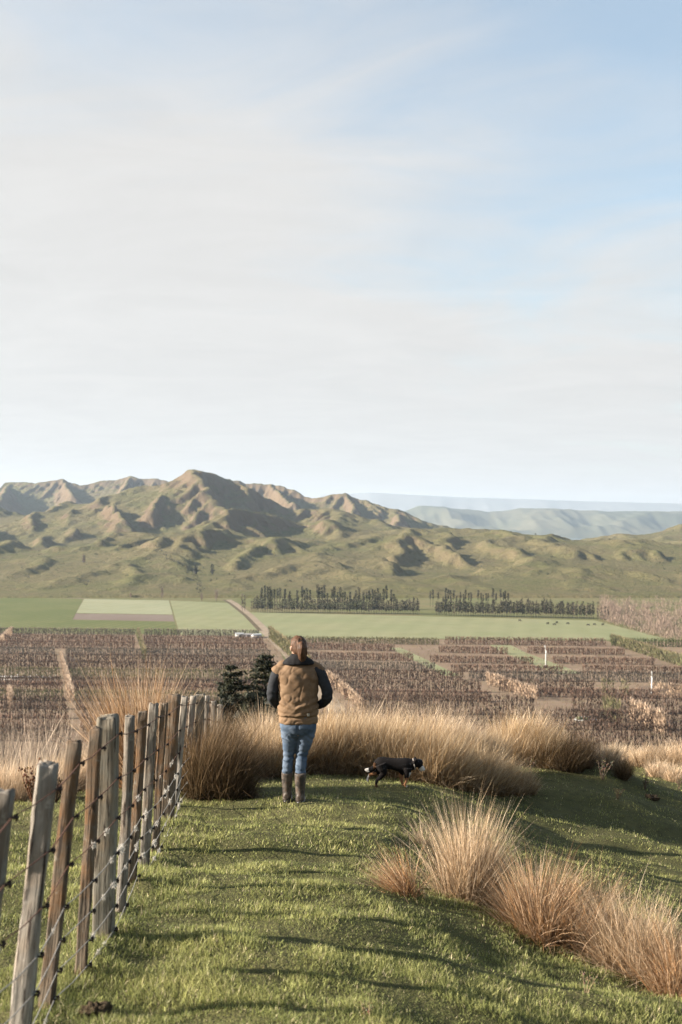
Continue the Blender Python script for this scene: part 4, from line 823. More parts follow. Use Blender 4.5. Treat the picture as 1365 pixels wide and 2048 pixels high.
obj('hair_tie', ht.mesh('hair_tie', True, False), MAT['dark'], hair)
# vest
vb = MB(); rings(vb, [(0.795, 0.196, 0.130, 0, 0), (0.815, 0.203, 0.137, 0, 0), (0.845, 0.200, 0.134, 0, 0), (0.865, 0.196, 0.130, 0, 0), (0.90, 0.206, 0.140, 0, 0), (0.98, 0.206, 0.140, 0, 0), (1.06, 0.198, 0.134, 0, 0), (1.16, 0.202, 0.136, 0.002, 0), (1.26, 0.212, 0.136, 0.003, 0), (1.33, 0.205, 0.120, 0.003, 0), (1.385, 0.15, 0.095, 0, 0), (1.43, 0.085, 0.075, 0, 0)], 40, 0.8)
for sg in (-1, 1): tb(vb, [(sg * 0.08, 0.0, 1.385, 0.055), (sg * 0.15, 0.0, 1.37, 0.062), (sg * 0.198, 0.0, 1.335, 0.068), (sg * 0.222, 0.0, 1.305, 0.064)], 18)
def vest_disp(V, Nn):
    x, y, z = V.T; w = 0.006 * pn(x * 9 + z * 9, z * 3 - x * 3, 11) + 0.003 * pn(x * 14 - z * 16 + 3, z * 5, 12)
    w = w + 0.007 * np.sin((z - 0.55 * np.abs(x + 0.02)) * 62 + 3 * pn(x * 6, z * 5, 13)) * np.exp(-((z - 1.0) / 0.085) ** 2)      # creases pulled in at the waist
    w = w + 0.004 * np.sin(z * 150 + 2 * pn(x * 8, 0 * x, 14)) * np.exp(-((z - 0.885) / 0.04) ** 2) * (np.abs(x) < 0.17)
    w = w + 0.008 * pn((x * 0.8 + z) * 11, (z * 0.6 - x) * 4, 15) * sstep(1.05, 1.2, z)
    cr = lambda a, b_, s_: np.exp(-(np.abs(pn(a, b_, s_)) / 0.09) ** 2)
    w = w - 0.0045 * cr(x * 5 + z * 4, z * 6 - x * 5, 16) - 0.002 * cr(x * 9 - z * 9, z * 5 + x * 3, 17)
    return w - 0.006 * np.exp(-((z - 0.868) / 0.008) ** 2)
m, t, b = mat_new('waxed_canvas', 0.8, 0.2); v = objcoord(t); n1 = noise(t, v, 7, 5, 0.6); n2 = noise(t, v, 40, 4)
c = mixc(t, ramp(t, n1, 0.3, 0.7), (0.20, 0.122, 0.068), (0.275, 0.176, 0.102)); c = mixc(t, M(t, 'MULTIPLY', ramp(t, n2, 0.5, 0.8), 0.4), c, (0.33, 0.225, 0.14))
L(t, c, b.inputs['Base Color']); cr_ = N(t, 'ShaderNodeTexNoise', noise_type='RIDGED_MULTIFRACTAL'); cr_.inputs['Scale'].default_value = 9; cr_.inputs['Detail'].default_value = 3; L(t, v, cr_.inputs['Vector']); bump(t, b, cr_.outputs[0], 0.45, 0.012); MAT['canvas'] = m
vest = obj('vest', remesh('vest', vb, 0.0085, 2, vest_disp), m, person)
vme = vest.data; vv = np.empty(len(vme.vertices) * 3, np.float32); vme.vertices.foreach_get('co', vv); vv = vv.reshape(-1, 3)
def back_y(x, z): k = ((vv[:, 0] - x) ** 2 + (vv[:, 2] - z) ** 2 < 0.012 ** 2) & (vv[:, 1] < 0); return float(vv[k, 1].min())
pb = MB(); G = 5; pv = []
for i in range(G):
    for j in range(G): x, z = 0.093 + 0.026 * i / (G - 1), 0.885 + 0.030 * j / (G - 1); pv.append((x, back_y(x, z) - 0.003, z))
pb.add(pv, grid_faces(G, G)); po = obj('patch', pb.mesh('patch', False, False), mat_plain('cream_patch', (0.62, 0.55, 0.44), 0.8, 0.15, 60), vest); po['label'] = 'small cream stitched label near the hem'
sd_ = po.modifiers.new('t', 'SOLIDIFY'); sd_.thickness = 0.002
# seams: yoke line and side seams
def seam(pts, name='seam'):
    mb = MB(); mb.tube([(x, back_y(x, z) - 0.0015, z) for x, z in pts], 0.0022, 5); obj(name, mb.mesh(name, True, False), MAT['seam'], vest)
MAT['seam'] = mat_plain('seam_thread', (0.20, 0.12, 0.065), 0.9, 0.2)
for sg in (-1, 1): seam([(sg * (0.178 + 0.02 * math.sin(math.pi * f)), 1.33 - 0.20 * f) for f in np.linspace(0, 1, 12)])
# black collar turned down over the shoulders
cb = MB(); rings(cb, [(1.395, 0.165, 0.105, 0, -0.012), (1.41, 0.168, 0.108, 0, -0.014), (1.43, 0.150, 0.104, 0, -0.014), (1.47, 0.092, 0.088, 0, -0.010), (1.495, 0.072, 0.075, 0, -0.004), (1.50, 0.06, 0.062, 0, 0)], 32, 0.95)
MAT['fleece'] = mat_plain('black_fleece', (0.022, 0.021, 0.022), 0.95, 0.4, 60, 0.15, 0.6, 0.004)
obj('collar', remesh('collar', cb, 0.0075, 1, lambda V, Nn: 0.004 * pn(V[:, 0] * 18, V[:, 2] * 22, 31)), MAT['fleece'], person)
MAT['wool'] = mat_plain('charcoal_knit', (0.045, 0.047, 0.052), 0.95, 0.35, 40, 0.1, 0.5, 0.004)
for arm, nm in ((LA, 1), (RA, 2)):
    sb_ = MB(); tb(sb_, densify(arm, 4), 18)
    obj('sleeve', remesh('sleeve', sb_, 0.008, 2, lambda V, Nn: 0.006 * pn(V[:, 2] * 16 + V[:, 0] * 6, V[:, 0] * 9 + V[:, 1] * 9, 41) + 0.003 * np.sin(V[:, 2] * 85 + 4 * pn(V[:, 0] * 9, V[:, 1] * 9, 42)) * np.exp(-((V[:, 2] - 1.08) / 0.07) ** 2)), MAT['wool'], person)
# jeans
jb = MB(); rings(jb, [(0.66, 0.10, 0.075, 0, 0), (0.70, 0.165, 0.11, 0, -0.002), (0.76, 0.188, 0.128, 0, -0.006), (0.82, 0.186, 0.124, 0, -0.004), (0.90, 0.175, 0.115, 0, 0)], 32, 0.85)
for leg in (LL, RL): tb(jb, densify(leg, 4), 18)
def jean_disp(V, Nn):
    x, y, z = V.T; w = 0.0025 * pn(x * 12 + z * 8, z * 14, 51)
    w = w + 0.005 * np.sin(z * 120 + 3 * pn(x * 14, z * 6, 52)) * np.exp(-((z - 0.47) / 0.055) ** 2) + 0.004 * np.sin((z + x * 0.8) * 90 + 2 * pn(x * 10, z * 6, 53)) * np.exp(-((z - 0.66) / 0.06) ** 2)
    w = w + 0.004 * np.sin(z * 110 + 2 * pn(x * 12, z * 8, 54)) * np.exp(-((z - 0.31) / 0.04) ** 2)
    w = w - 0.0022 * np.exp(-(np.abs(pn(x * 9 + z * 5, z * 11 - x * 6, 55)) / 0.1) ** 2)
    return w - 0.010 * np.exp(-((x - 0.002) / 0.010) ** 2) * sstep(0.64, 0.70, z) * (y < 0)
m, t, b = mat_new('worn_denim', 0.85, 0.2); v = objcoord(t); n1 = noise(t, v, 9, 5, 0.6); n2 = noise(t, v, 70, 3)
c = mixc(t, ramp(t, n1, 0.35, 0.68), (0.06, 0.095, 0.150), (0.16, 0.205, 0.275)); c = mixc(t, M(t, 'MULTIPLY', n2, 0.35), c, (0.10, 0.14, 0.20))
L(t, c, b.inputs['Base Color']); bump(t, b, noise(t, v, 400, 2), 0.3, 0.001); MAT['denim'] = m
jeans = obj('jeans', remesh('jeans', jb, 0.0085, 2, jean_disp), m, person)
# rubber boots, muddy camouflage brown
m, t, b = mat_new('muddy_boot', 0.6, 0.35); v = objcoord(t); n1 = noise(t, v, 16, 4, 0.6, 0.6); n2 = noise(t, v, 34, 4, 0.6)
c = mixc(t, ramp(t, n1, 0.44, 0.54), (0.045, 0.036, 0.03), (0.125, 0.10, 0.08)); c = mixc(t, ramp(t, n2, 0.52, 0.6), c, (0.10, 0.065, 0.045)); L(t, c, b.inputs['Base Color']); MAT['boot'] = m
for fx, fy in ((-0.115, 0.035), (0.022, -0.045)):
    bb = MB(); tb(bb, [(fx, fy - 0.012, 0.295, 0.056), (fx, fy - 0.01, 0.28, 0.058), (fx, fy - 0.004, 0.2, 0.055), (fx, fy, 0.12, 0.048), (fx, fy, 0.06, 0.046), (fx, fy, 0.012, 0.046)], 18)
    tb(bb, [(fx, fy - 0.05, 0.048, 0.034), (fx, fy + 0.02, 0.05, 0.045), (fx, fy + 0.10, 0.045, 0.047), (fx, fy + 0.18, 0.035, 0.036)], 16)
    bt = obj('boot', remesh('boot', bb, 0.008, 2), MAT['boot'], person)
    s_ = MB(); rings(s_, [(-0.012, 0.045, 0.135, fx, fy + 0.06), (0.0, 0.05, 0.14, fx, fy + 0.06), (0.018, 0.05, 0.138, fx, fy + 0.06)], 24, 0.8); obj('sole', s_.mesh('sole', True, False), MAT['dark'], bt)
    hgt = float(near_h(pp[0] + fx, pp[1] + fy + 0.03)) - pp[2]; bt.location.z = hgt + 0.006

# dog: laid out from its side view, s metres per photo pixel
dp_ = ground(795, 1575); s = dp_[1] / F; dp_[2] += 0.014; dog = empty('dog', dp_)
tag(dog, 'black and tan farm dog with white muzzle walking in front of the tussocks', 'dog')
def D(px, py, r, y=0.0): return ((px - 795) * s, y, (1575 - py) * s, r * s)
MAT['fur'] = mat_leaf('dog_fur', 0.0, 0.85, 0.12)
db = MB()
tb(db, densify([D(754, 1528, 7), D(760, 1527.5, 11), D(772, 1529, 12), D(786, 1530.5, 12), D(800, 1532.5, 14), D(812, 1533, 14.8), D(822, 1532, 12.5), D(830, 1530.5, 9.5)], 3), 18, squash=(1.0, 0.78), ref=(0, 0, 1))
tb(db, [D(822, 1531, 10), D(830, 1529, 9), D(836, 1528.5, 8.5)], 14)
tb(db, [D(832, 1528, 6), D(836, 1528, 8.6), D(840, 1529.5, 8.4), D(843, 1532.5, 6)], 14)              # skull
tb(db, [D(839, 1532, 6.5), D(843, 1536.5, 5), D(846.5, 1541, 4), D(848.5, 1543.5, 3.2)], 12)          # muzzle
tb(db, [D(839, 1538, 3.5), D(842, 1541.5, 2.6), D(844.5, 1545, 2.0)], 8)                              # lower jaw
for sg in (-1, 1):
    y = sg * 6.5 * s; tb(db, [D(833, 1523, 3, y), D(831.5, 1521, 3.4, y * 1.15), D(829, 1523.5, 3.0, y * 1.35), D(828, 1527.5, 1.6, y * 1.45)], 8)
nl, fl = -6.5 * s, 6.5 * s   # near side is towards the camera
tb(db, [D(815, 1538, 10, nl * 0.8), D(815, 1548, 7, nl), D(813, 1556, 4.4, nl), D(812.5, 1564, 3.2, nl), D(809.5, 1570.5, 2.8, nl), D(811.5, 1573.2, 2.9, nl), D(814.5, 1574.0, 2.3, nl)], 12)
tb(db, [D(809, 1538, 10, fl * 0.8), D(805, 1549, 6.6, fl), D(802.5, 1556, 4.6, fl), D(804.5, 1564, 3.4, fl), D(805.5, 1570.5, 3.0, fl), D(808, 1573.5, 2.9, fl), D(810.5, 1574, 2.2, fl)], 12)
tb(db, [D(762, 1531, 11.5, nl * 0.7), D(766, 1541, 9.5, nl), D(767, 1548, 6.5, nl), D(761, 1556, 4.2, nl), D(754.5, 1561.5, 3.4, nl), D(752.5, 1568, 2.8, nl), D(752.5, 1573, 2.9, nl), D(756, 1574.4, 2.4, nl)], 12)
tb(db, [D(760, 1531, 11, fl * 0.7), D(759, 1541, 8.5, fl), D(756, 1548.5, 5.5, fl), D(747, 1552, 3.8, fl), D(740, 1553.5, 3.2, fl), D(737.5, 1559, 2.6, fl), D(735.5, 1565, 2.8, fl), D(737.5, 1567.5, 2.2, fl)], 12)
tb(db, densify([D(755, 1524, 4.5), D(751.5, 1530, 4.2), D(749.5, 1536, 4.6), D(745, 1541, 5.4), D(739, 1543, 5.2), D(733.5, 1542.5, 3.6), D(730, 1541.5, 1.2)], 3), 12)
def dog_col(V):
    X = V[:, 0] / s + 795; Yp = 1575 - V[:, 2] / s; yy = V[:, 1] / s; j = 2.0 * pn(X * 0.35, Yp * 0.35 + yy * 0.3, 61)
    c = np.tile(np.array([0.012, 0.010, 0.010]), (len(V), 1)); tan = np.array([0.34, 0.17, 0.085]); wht = np.array([0.66, 0.62, 0.57])
    def put(mask, col): c[mask] = col
    put((X > 798) & (X < 822) & (Yp + j > 1557) , tan); put((X > 798) & (X < 811) & (Yp + j > 1552) & (yy > 2), tan)
    put((X < 746) & (Yp + j > 1552), tan); put((X < 754) & (Yp + j > 1548) & (Yp < 1556) & (yy > 1), tan)
    put((X > 746) & (X < 760) & (Yp + j > 1569), np.array([0.10, 0.055, 0.035]))
    put((X > 747) & (X < 752) & (Yp + j > 1528) & (Yp < 1540), tan * 0.3)
    put((Yp + j * 0.6 > 1541.5 + 12 * sstep(775, 812, X)) & (X > 770) & (X < 804) & (np.abs(yy) < 7) & (Yp < 1556), tan * 1.2)
    put((X + j < 737.5), wht); put((X < 745) & (X > 737) & (Yp + j < 1546.5) & (Yp > 1541.5) & (X + j < 738), wht)
    put((X + 0.8 * (Yp - 1536) + j * 0.5 > 842) & (Yp > 1534), wht); put((X > 833) & (X < 842) & (Yp + j > 1541), wht); put((X > 838) & (Yp < 1534) & (np.abs(yy) < 1.2), wht * 0.8)
    put((X > 818) & (X < 830) & (Yp + j * 0.5 > 1545) , wht * 0.8)
    return c
dbody = obj('body', remesh('body', db, 0.0055, 2, lambda V, Nn: 0.0009 * pn(V[:, 0] * 90, V[:, 2] * 90, 62), dog_col), MAT['fur'], dog)
cl_ = MB(); cc_ = np.array(D(828.5, 1531, 0)[:3]); cl_.tube([cc_ + np.array((0.010 * math.sin(a) * 0.0 + math.cos(a) * -0.012, math.sin(a) * 8.6 * s, math.cos(a) * 10.6 * s)) for a in np.linspace(0, 2 * math.pi, 22)], 1.15 * s, 8)
obj('collar', cl_.mesh('collar', True, False), mat_plain('pale_collar', (0.50, 0.44, 0.38), 0.7, 0.1), dog)
nb = MB(); q = D(849.5, 1542.5, 0); rings(nb, [(q[2] - 1.6 * s, 0.4 * s, 0.4 * s, q[0], 0), (q[2] - 0.6 * s, 1.5 * s, 1.6 * s, q[0], 0), (q[2] + 0.8 * s, 1.5 * s, 1.7 * s, q[0], 0), (q[2] + 1.6 * s, 0.5 * s, 0.6 * s, q[0], 0)], 10, 1.0)
obj('nose', nb.mesh('nose', True, False), MAT['dark'], dog)
for sg in (-1, 1):
    q = D(842.2, 1530.5, 0, sg * 5.6 * s); e_ = MB(); rings(e_, [(-1.2 * s, 0.3 * s, 0.3 * s, 0, 0), (0, 1.2 * s, 1.1 * s, 0, 0), (1.2 * s, 0.3 * s, 0.3 * s, 0, 0)], 8, 1.0); obj('eye', e_.mesh('eye', True, False), MAT['dark'], dog).location = q[:3]
#@@PART4
# ------------------------------------------------------------------ valley: shelterbelts, trees, sheds, stock, haze
BELT = {  # trunk, twig and pruned tip colours; shaded front and sunlit top painted in
    'red': ((0.12, 0.074, 0.052), [(0.165, 0.10, 0.072), (0.205, 0.128, 0.09), (0.13, 0.08, 0.058)], (0.27, 0.185, 0.14)),
    'dark': ((0.08, 0.054, 0.038), [(0.115, 0.074, 0.053), (0.15, 0.096, 0.068), (0.085, 0.058, 0.042)], (0.17, 0.118, 0.09)),
    'tan': ((0.25, 0.18, 0.12), [(0.40, 0.29, 0.20), (0.46, 0.34, 0.24), (0.34, 0.245, 0.17)], (0.50, 0.38, 0.28)),
    'olive': ((0.10, 0.09, 0.05), [(0.16, 0.15, 0.075), (0.13, 0.13, 0.06), (0.19, 0.16, 0.09)], (0.26, 0.21, 0.12)),
    'grey': ((0.10, 0.085, 0.07), [(0.15, 0.125, 0.10), (0.18, 0.15, 0.12), (0.13, 0.11, 0.085)], (0.30, 0.235, 0.175)),
    'green': ((0.06, 0.06, 0.03), [(0.085, 0.10, 0.04), (0.07, 0.085, 0.035), (0.11, 0.12, 0.05)], (0.15, 0.15, 0.07)),
}
def belt_mesh(a, b_, h, pal, seed, spacing=0.95, dens=16, thick=0.8, h2=None, w2=None, gap=0.0):
    """a row of closely planted narrow bare trees from a to b_ (plain points), relative to a"""
    r_ = np.random.default_rng(seed); tr_c, tw, tip = BELT[pal]; v = b_ - a; ln = np.linalg.norm(v[:2]); n = max(2, int(ln / spacing))
    f = (np.arange(n) + r_.uniform(-0.1, 0.1, n)) / n; keep = r_.uniform(0, 1, n) > gap; f = f[keep]; n = len(f)
    hh = (h + ((h2 if h2 is not None else h) - h) * f) * r_.uniform(0.96, 1.04, n) * 1.15; tk = thick + ((w2 if w2 is not None else thick) - thick) * f
    P = v[None] * f[:, None]; P[:, :2] += r_.normal(0, 0.12, (n, 2)); mbs = []
    V1 = blades(n, P, r_.uniform(0, 6.28, n), r_.uniform(0, 0.05, n), r_.uniform(0, 0.1, n), hh * 0.95, np.full(n, 0.15), np.tile(tr_c, (n, 1)), np.tile(tr_c, (n, 1)), 2, seed, 0.2, twist=r_.uniform(-0.5, 0.5, n))
    m_ = n * dens; i = np.repeat(np.arange(n), dens); fz = r_.uniform(0.0, 0.93, m_); B = P[i].copy(); B[:, 2] += hh[i] * fz
    az = r_.uniform(0, 6.28, m_); B[:, :2] += (np.stack([np.cos(az), np.sin(az)], -1) * (tk[i] * r_.uniform(0, 0.4, m_))[:, None])
    B[:, :2] += (v[:2] / max(ln, 1e-6))[None] * (np.where(r_.uniform(0, 1, m_) < 0.6, r_.uniform(-0.5, 0.5, m_), 0) * spacing)[:, None]
    l_ = np.minimum(hh[i] * (1.08 - fz) + 0.25, r_.uniform(0.5, 1.3, m_) * (0.7 + hh[i] * 0.08)); tl = np.where(fz > 0.78, r_.uniform(0.1, 0.8, m_), r_.uniform(0.02, 0.5, m_))
    c0 = np.array(tw)[r_.integers(0, len(tw), m_)]; c0 = np.where((fz > 0.86)[:, None], np.array(tip), c0); c1 = np.where((fz > 0.80)[:, None], np.array(tip), c0)  # upper twigs lightened to stand for the sunlit top of the belt
    V2 = blades(m_, B, az, tl, r_.uniform(-0.2, 0.3, m_), l_, np.where(fz > 0.84, r_.uniform(0.1, 0.2, m_), r_.uniform(0.2, 0.45, m_)), c0, c1, 1, seed + 1, 0.2, twist=r_.uniform(-0.9, 0.9, m_))
    o1 = len(V1[0]); return mesh_np('shelterbelt', np.concatenate([V1[0], V2[0]]), V1[1], np.concatenate([V1[2], V2[2] + o1]), np.concatenate([V1[3], V2[3]]))
_bs = [0]
def belt(x0, y0, x1, y1, h, pal, label, group='bare shelterbelts across the valley floor', **k):
    _bs[0] += 1; a = plain_pt(x0, y0, 0.0); b_ = plain_pt(x1, y1, 0.0)
    o = obj('shelterbelt', belt_mesh(a, b_, h, pal, 700 + _bs[0], **k), MAT['twig']); o.location = a; return tag(o, label, 'hedge', group)
ORD = ['first', 'second', 'third', 'fourth', 'fifth', 'sixth', 'seventh', 'eighth', 'ninth', 'tenth', 'eleventh', 'twelfth', 'thirteenth', 'fourteenth']
# left block: full-width belts counted from the green fields towards the viewer
left = [(1273, 'grey', 4.2), (1287, 'red', 4.0), (1300, 'red', 4.2), (1313, 'grey', 4.0), (1328, 'dark', 4.4), (1342, 'dark', 4.0), (1361, 'olive', 4.6), (1375, 'dark', 3.6), (1389, 'red', 4.2), (1407, 'olive', 4.4), (1424, 'dark', 4.6), (1443, 'dark', 4.8), (1466, 'red', 4.8), (1490, 'dark', 4.8)]
for i, (y, pal, h) in enumerate(left):
    dy = 12 * (y - Y0) / 230.0 * 0.75; cut = 118 + 0.2 * (y - 1308)
    segs_ = [(-150, cut - 6 if y > 1308 else 272, 'left of the tan wedge hedge' if y > 1308 else 'left of the olive lane hedge'), (cut + 14 if y > 1308 else 290, 520 + 0.55 * (y - 1273), 'right of the tan wedge hedge' if y > 1308 else 'right of the olive lane hedge')]
    for x0, x1, w in segs_:
        belt(x0, y - dy * (400 - x0) / 900, x1, y - dy * (400 - x1) / 900, h, pal, '%s bare shelterbelt from the green fields, %s' % (ORD[i], w), dens=36)
right = [
    (565, 880, 1288, 'olive', 3.8, 'thin belt along the front edge of the long pasture, left of the narrow gap'), (892, 1214, 1291, 'red', 4.2, 'belt along the front edge of the long pasture, right of the narrow gap'), (1225, 1420, 1294, 'green', 4.4, 'green-grey belt at the far right end of the long pasture'),
    (600, 792, 1301, 'red', 3.6, 'second belt from the pasture right of the person, left of the lane'), (880, 1018, 1307, 'red', 3.4, 'short second belt from the pasture between the two lanes'), (1056, 1252, 1309, 'red', 3.4, 'second belt from the pasture right of the diagonal lane'),
    (610, 830, 1321, 'red', 3.8, 'third belt from the pasture right of the person, left of the lane'), (862, 1070, 1327, 'red', 3.4, 'third belt from the pasture between the two lanes'), (1108, 1312, 1329, 'red', 3.4, 'third belt from the pasture right of the diagonal lane'),
    (640, 872, 1341, 'grey', 4.0, 'fourth belt from the pasture just right of the person'), (905, 1130, 1346, 'red', 3.4, 'fourth belt from the pasture between the two lanes'), (1168, 1420, 1348, 'red', 3.4, 'fourth belt from the pasture at the right edge'),
    (650, 930, 1359, 'dark', 4.2, 'fifth belt from the pasture just right of the person'), (940, 1420, 1364, 'grey', 4.6, 'long fifth belt from the pasture on the right'),
    (665, 965, 1384, 'dark', 5.0, 'sixth belt from the pasture just right of the person'), (1000, 1192, 1385, 'dark', 5.0, 'dark sixth belt in the middle of the right orchard'), (1340, 1440, 1384, 'dark', 4.5, 'sixth belt stub at the right edge'),
    (690, 985, 1402, 'red', 4.0, 'seventh belt from the pasture right of the person'), (1072, 1325, 1396, 'red', 3.6, 'thin seventh belt left of the right-hand white mast'),
    (720, 1072, 1430, 'dark', 7.0, 'tall dark belt above the middle of the tussock bank'), (1148, 1420, 1428, 'dark', 6.6, 'tall dark belt above the right-hand clump'), (1090, 1250, 1452, 'dark', 5.5, 'nearest dark belt left of the white trailer'), (1180, 1440, 1462, 'dark', 6.5, 'dark belt at the bottom right of the valley, right of the white trailer'),
    (640, 1080, 1458, 'dark', 5.5, 'dark belt just showing above the tussock bank'), (1000, 1440, 1490, 'dark', 6.0, 'second nearest dark belt above the right-hand tussocks'), (1000, 1440, 1518, 'dark', 5.0, 'belt at the foot of the slope just above the right-hand tussocks'), (660, 1000, 1490, 'red', 5.0, 'nearest belt almost hidden behind the tussock bank')]
for x0, x1, y, pal, h, w in right:
    belt(x0, y - 2, x1, y + 2, h, pal, w, dens=36)
# belts that run away from the viewer
ns = 'shelterbelts running away from the viewer'
belt(143, 1406, 122, 1312, 5.2, 'tan', 'tan wedge-shaped hedge running away through the left orchard', ns, spacing=0.7, dens=30, thick=3.0, h2=2.2, w2=1.0)
belt(22, 1420, 18, 1400, 5.5, 'tan', 'short pale tan hedge at the bottom left of the orchard', ns, spacing=0.7, dens=30, thick=2.2)
belt(-10, 1300, 24, 1268, 4.5, 'tan', 'tan hedge running away at the left edge below the crop field', ns, spacing=0.9, dens=24, thick=1.8)
belt(290, 1320, 276, 1272, 5.0, 'olive', 'olive hedge running away in the middle of the left orchard', ns, spacing=0.8, dens=26, thick=2.2)
belt(618, 1345, 540, 1277, 7.0, 'olive', 'tall olive hedge beside the farm track behind the person', ns, spacing=0.8, dens=30, thick=2.6)
belt(730, 1428, 655, 1362, 4.5, 'tan', 'tan hedge slanting away right of the person\'s elbow', ns, spacing=0.8, dens=26, thick=2.0)
belt(1072, 1402, 972, 1368, 5.0, 'tan', 'tan hedge slanting away in the middle of the right orchard', ns, spacing=0.8, dens=28, thick=2.0)
belt(1420, 1352, 1222, 1288, 5.6, 'olive', 'broad olive hedge running diagonally at the right edge of the orchard', ns, spacing=0.8, dens=30, thick=3.0)
belt(1205, 1390, 1232, 1390, 6.0, 'olive', 'olive green tree row stub in the right orchard', ns, spacing=0.9, dens=30, thick=2.4)
belt(1245, 1392, 1262, 1392, 6.0, 'olive', 'second olive tree row stub beside the right-hand white mast', ns, spacing=0.9, dens=30, thick=2.4)
belt(1240, 1448, 1206, 1436, 7.5, 'olive', 'pale olive hedge end right of the white trailer', ns, spacing=0.7, dens=34, thick=2.6)
belt(1330, 1470, 1258, 1440, 7.0, 'tan', 'tan hedge slanting away at the bottom right of the orchard', ns, spacing=0.7, dens=32, thick=2.2)
belt(1420, 1405, 1300, 1388, 5.0, 'tan', 'tan hedge right of the right-hand white mast', ns, spacing=0.8, dens=28, thick=2.0)
# pruned fruit trees between the belts: too many to count
r_ = np.random.default_rng(77); n = 4000
px = r_.uniform(-140, 1480, n); ok_ = []
py = Y0 + 1.0 / r_.uniform(1 / (1500 - Y0), 1 / (1280 - Y0), n); d = H_PLAIN * F / (py - Y0); x = (px - 682.5) / F * d; x = np.round(x / 2.1) * 2.1 - 0.2 * d; x = x + 0.2 * d
P = np.stack([x + r_.normal(0, 0.15, n), d, np.full(n, -H_PLAIN)], -1); dn = 7; i = np.repeat(np.arange(n), dn); m_ = n * dn
tcol = np.array([(0.17, 0.12, 0.09), (0.20, 0.145, 0.105), (0.14, 0.095, 0.075), (0.17, 0.15, 0.085)]); c0 = tcol[r_.integers(0, 4, m_)]
B = P[i] + np.stack([r_.normal(0, 0.5, m_), r_.normal(0, 0.7, m_), r_.uniform(0, 0.9, m_)], -1)
V_, Q_, T_, C_ = blades(m_, B, r_.uniform(0, 6.28, m_), r_.uniform(0, 0.6, m_), r_.uniform(0, 0.4, m_), r_.uniform(0.8, 1.7, m_), r_.uniform(0.08, 0.17, m_), c0 * 0.8, c0 * 1.25, 1, 78, 0.2)
tag(obj('orchard_trees', mesh_np('orchard_trees', V_, Q_, T_, C_), MAT['twig']), 'low bare fruit trees filling the orchard between the shelterbelts', 'orchard', kind='stuff')

# -- dark shelter trees in front of the hills
def crown_mesh(h, c0, rad, n, seed, cols, taper=0.55, name='crown', size=0.5):
    r_ = np.random.default_rng(seed); f = r_.uniform(0, 1, n); z = h * (c0 + (1 - c0) * f); a = r_.uniform(0, 6.28, n)
    rr_ = rad * (1 - taper * f) * np.minimum(1, 0.35 + 3 * f) * np.sqrt(r_.uniform(0.02, 1, n)) * (0.75 + 0.5 * pn(a * 1.5, f * 5, seed))
    ctr = np.stack([np.cos(a) * rr_, np.sin(a) * rr_, z], -1); s_ = size * r_.uniform(0.5, 1.2, n)
    o = r_.normal(0, 1, (n, 3, 3)) * s_[:, None, None] * np.array([0.8, 0.8, 1.1]); V = ctr[:, None] + o
    C = np.array(cols)[r_.integers(0, len(cols), n)] * np.exp(r_.normal(0, 0.25, n))[:, None]
    return mesh_np(name, V.reshape(-1, 3), None, np.arange(n * 3).reshape(-1, 3), np.repeat(C, 3, 0))
def trunk_mesh(h, r0, col, seed, name='trunk', limbs=0, ls=0.3):
    mb = MB(); mb.tube([(0, 0, -0.3), (0.02 * h * 0.1, 0, h * 0.4), (0, 0.01 * h * 0.1, h)], [r0, r0 * 0.7, r0 * 0.15], 6, col); q = random.Random(seed)
    for k in range(limbs):
        a = q.uniform(0, 6.28); z = h * q.uniform(0.25, 0.9); l = h * ls * q.uniform(0.4, 1) * (1.1 - z / h); mb.tube([(0, 0, z), (math.cos(a) * l * 0.5, math.sin(a) * l * 0.5, z + l * 0.4), (math.cos(a) * l, math.sin(a) * l, z + l)], [r0 * 0.35, r0 * 0.2, r0 * 0.05], 4, col)
    return mb.mesh(name)
dk = [(0.022, 0.024, 0.016), (0.030, 0.028, 0.02), (0.016, 0.018, 0.013), (0.05, 0.04, 0.03)]; br = [(0.11, 0.08, 0.06), (0.085, 0.065, 0.05), (0.13, 0.095, 0.07)]
TV = {'front': [(trunk_mesh(12.0, 0.16, (0.09, 0.075, 0.06), k, limbs=5, ls=0.15), crown_mesh(12.4, 0.26, 1.7, 190, 800 + k, dk + br[:1], 0.45, size=0.42)) for k in range(5)],
      'brown': [(trunk_mesh(10.5, 0.16, (0.12, 0.09, 0.07), k, limbs=8, ls=0.2), crown_mesh(11.5, 0.2, 1.6, 90, 820 + k, br, 0.4, size=0.4)) for k in range(3)],
      'tall': [(trunk_mesh(20.0, 0.22, (0.06, 0.05, 0.04), k, limbs=4, ls=0.12), crown_mesh(20.5, 0.5, 2.1, 200, 840 + k, dk[:3], 0.4, size=0.5)) for k in range(5)]}
def shelter_tree(p, kind, k, sc_, label, group):
    root = empty('shelter_tree', p, random.uniform(0, 6.28)); root.scale = (sc_, sc_, sc_ * random.uniform(0.9, 1.1)); tr, cr = TV[kind][k % len(TV[kind])]
    obj('trunk', tr, MAT['twig'], root); obj('crown', cr, MAT['needle'], root); return tag(root, label, 'tree', group)
def nth(k): return '%d%s' % (k, 'th' if 10 < k % 100 < 14 else {1: 'st', 2: 'nd', 3: 'rd'}.get(k % 10, 'th'))
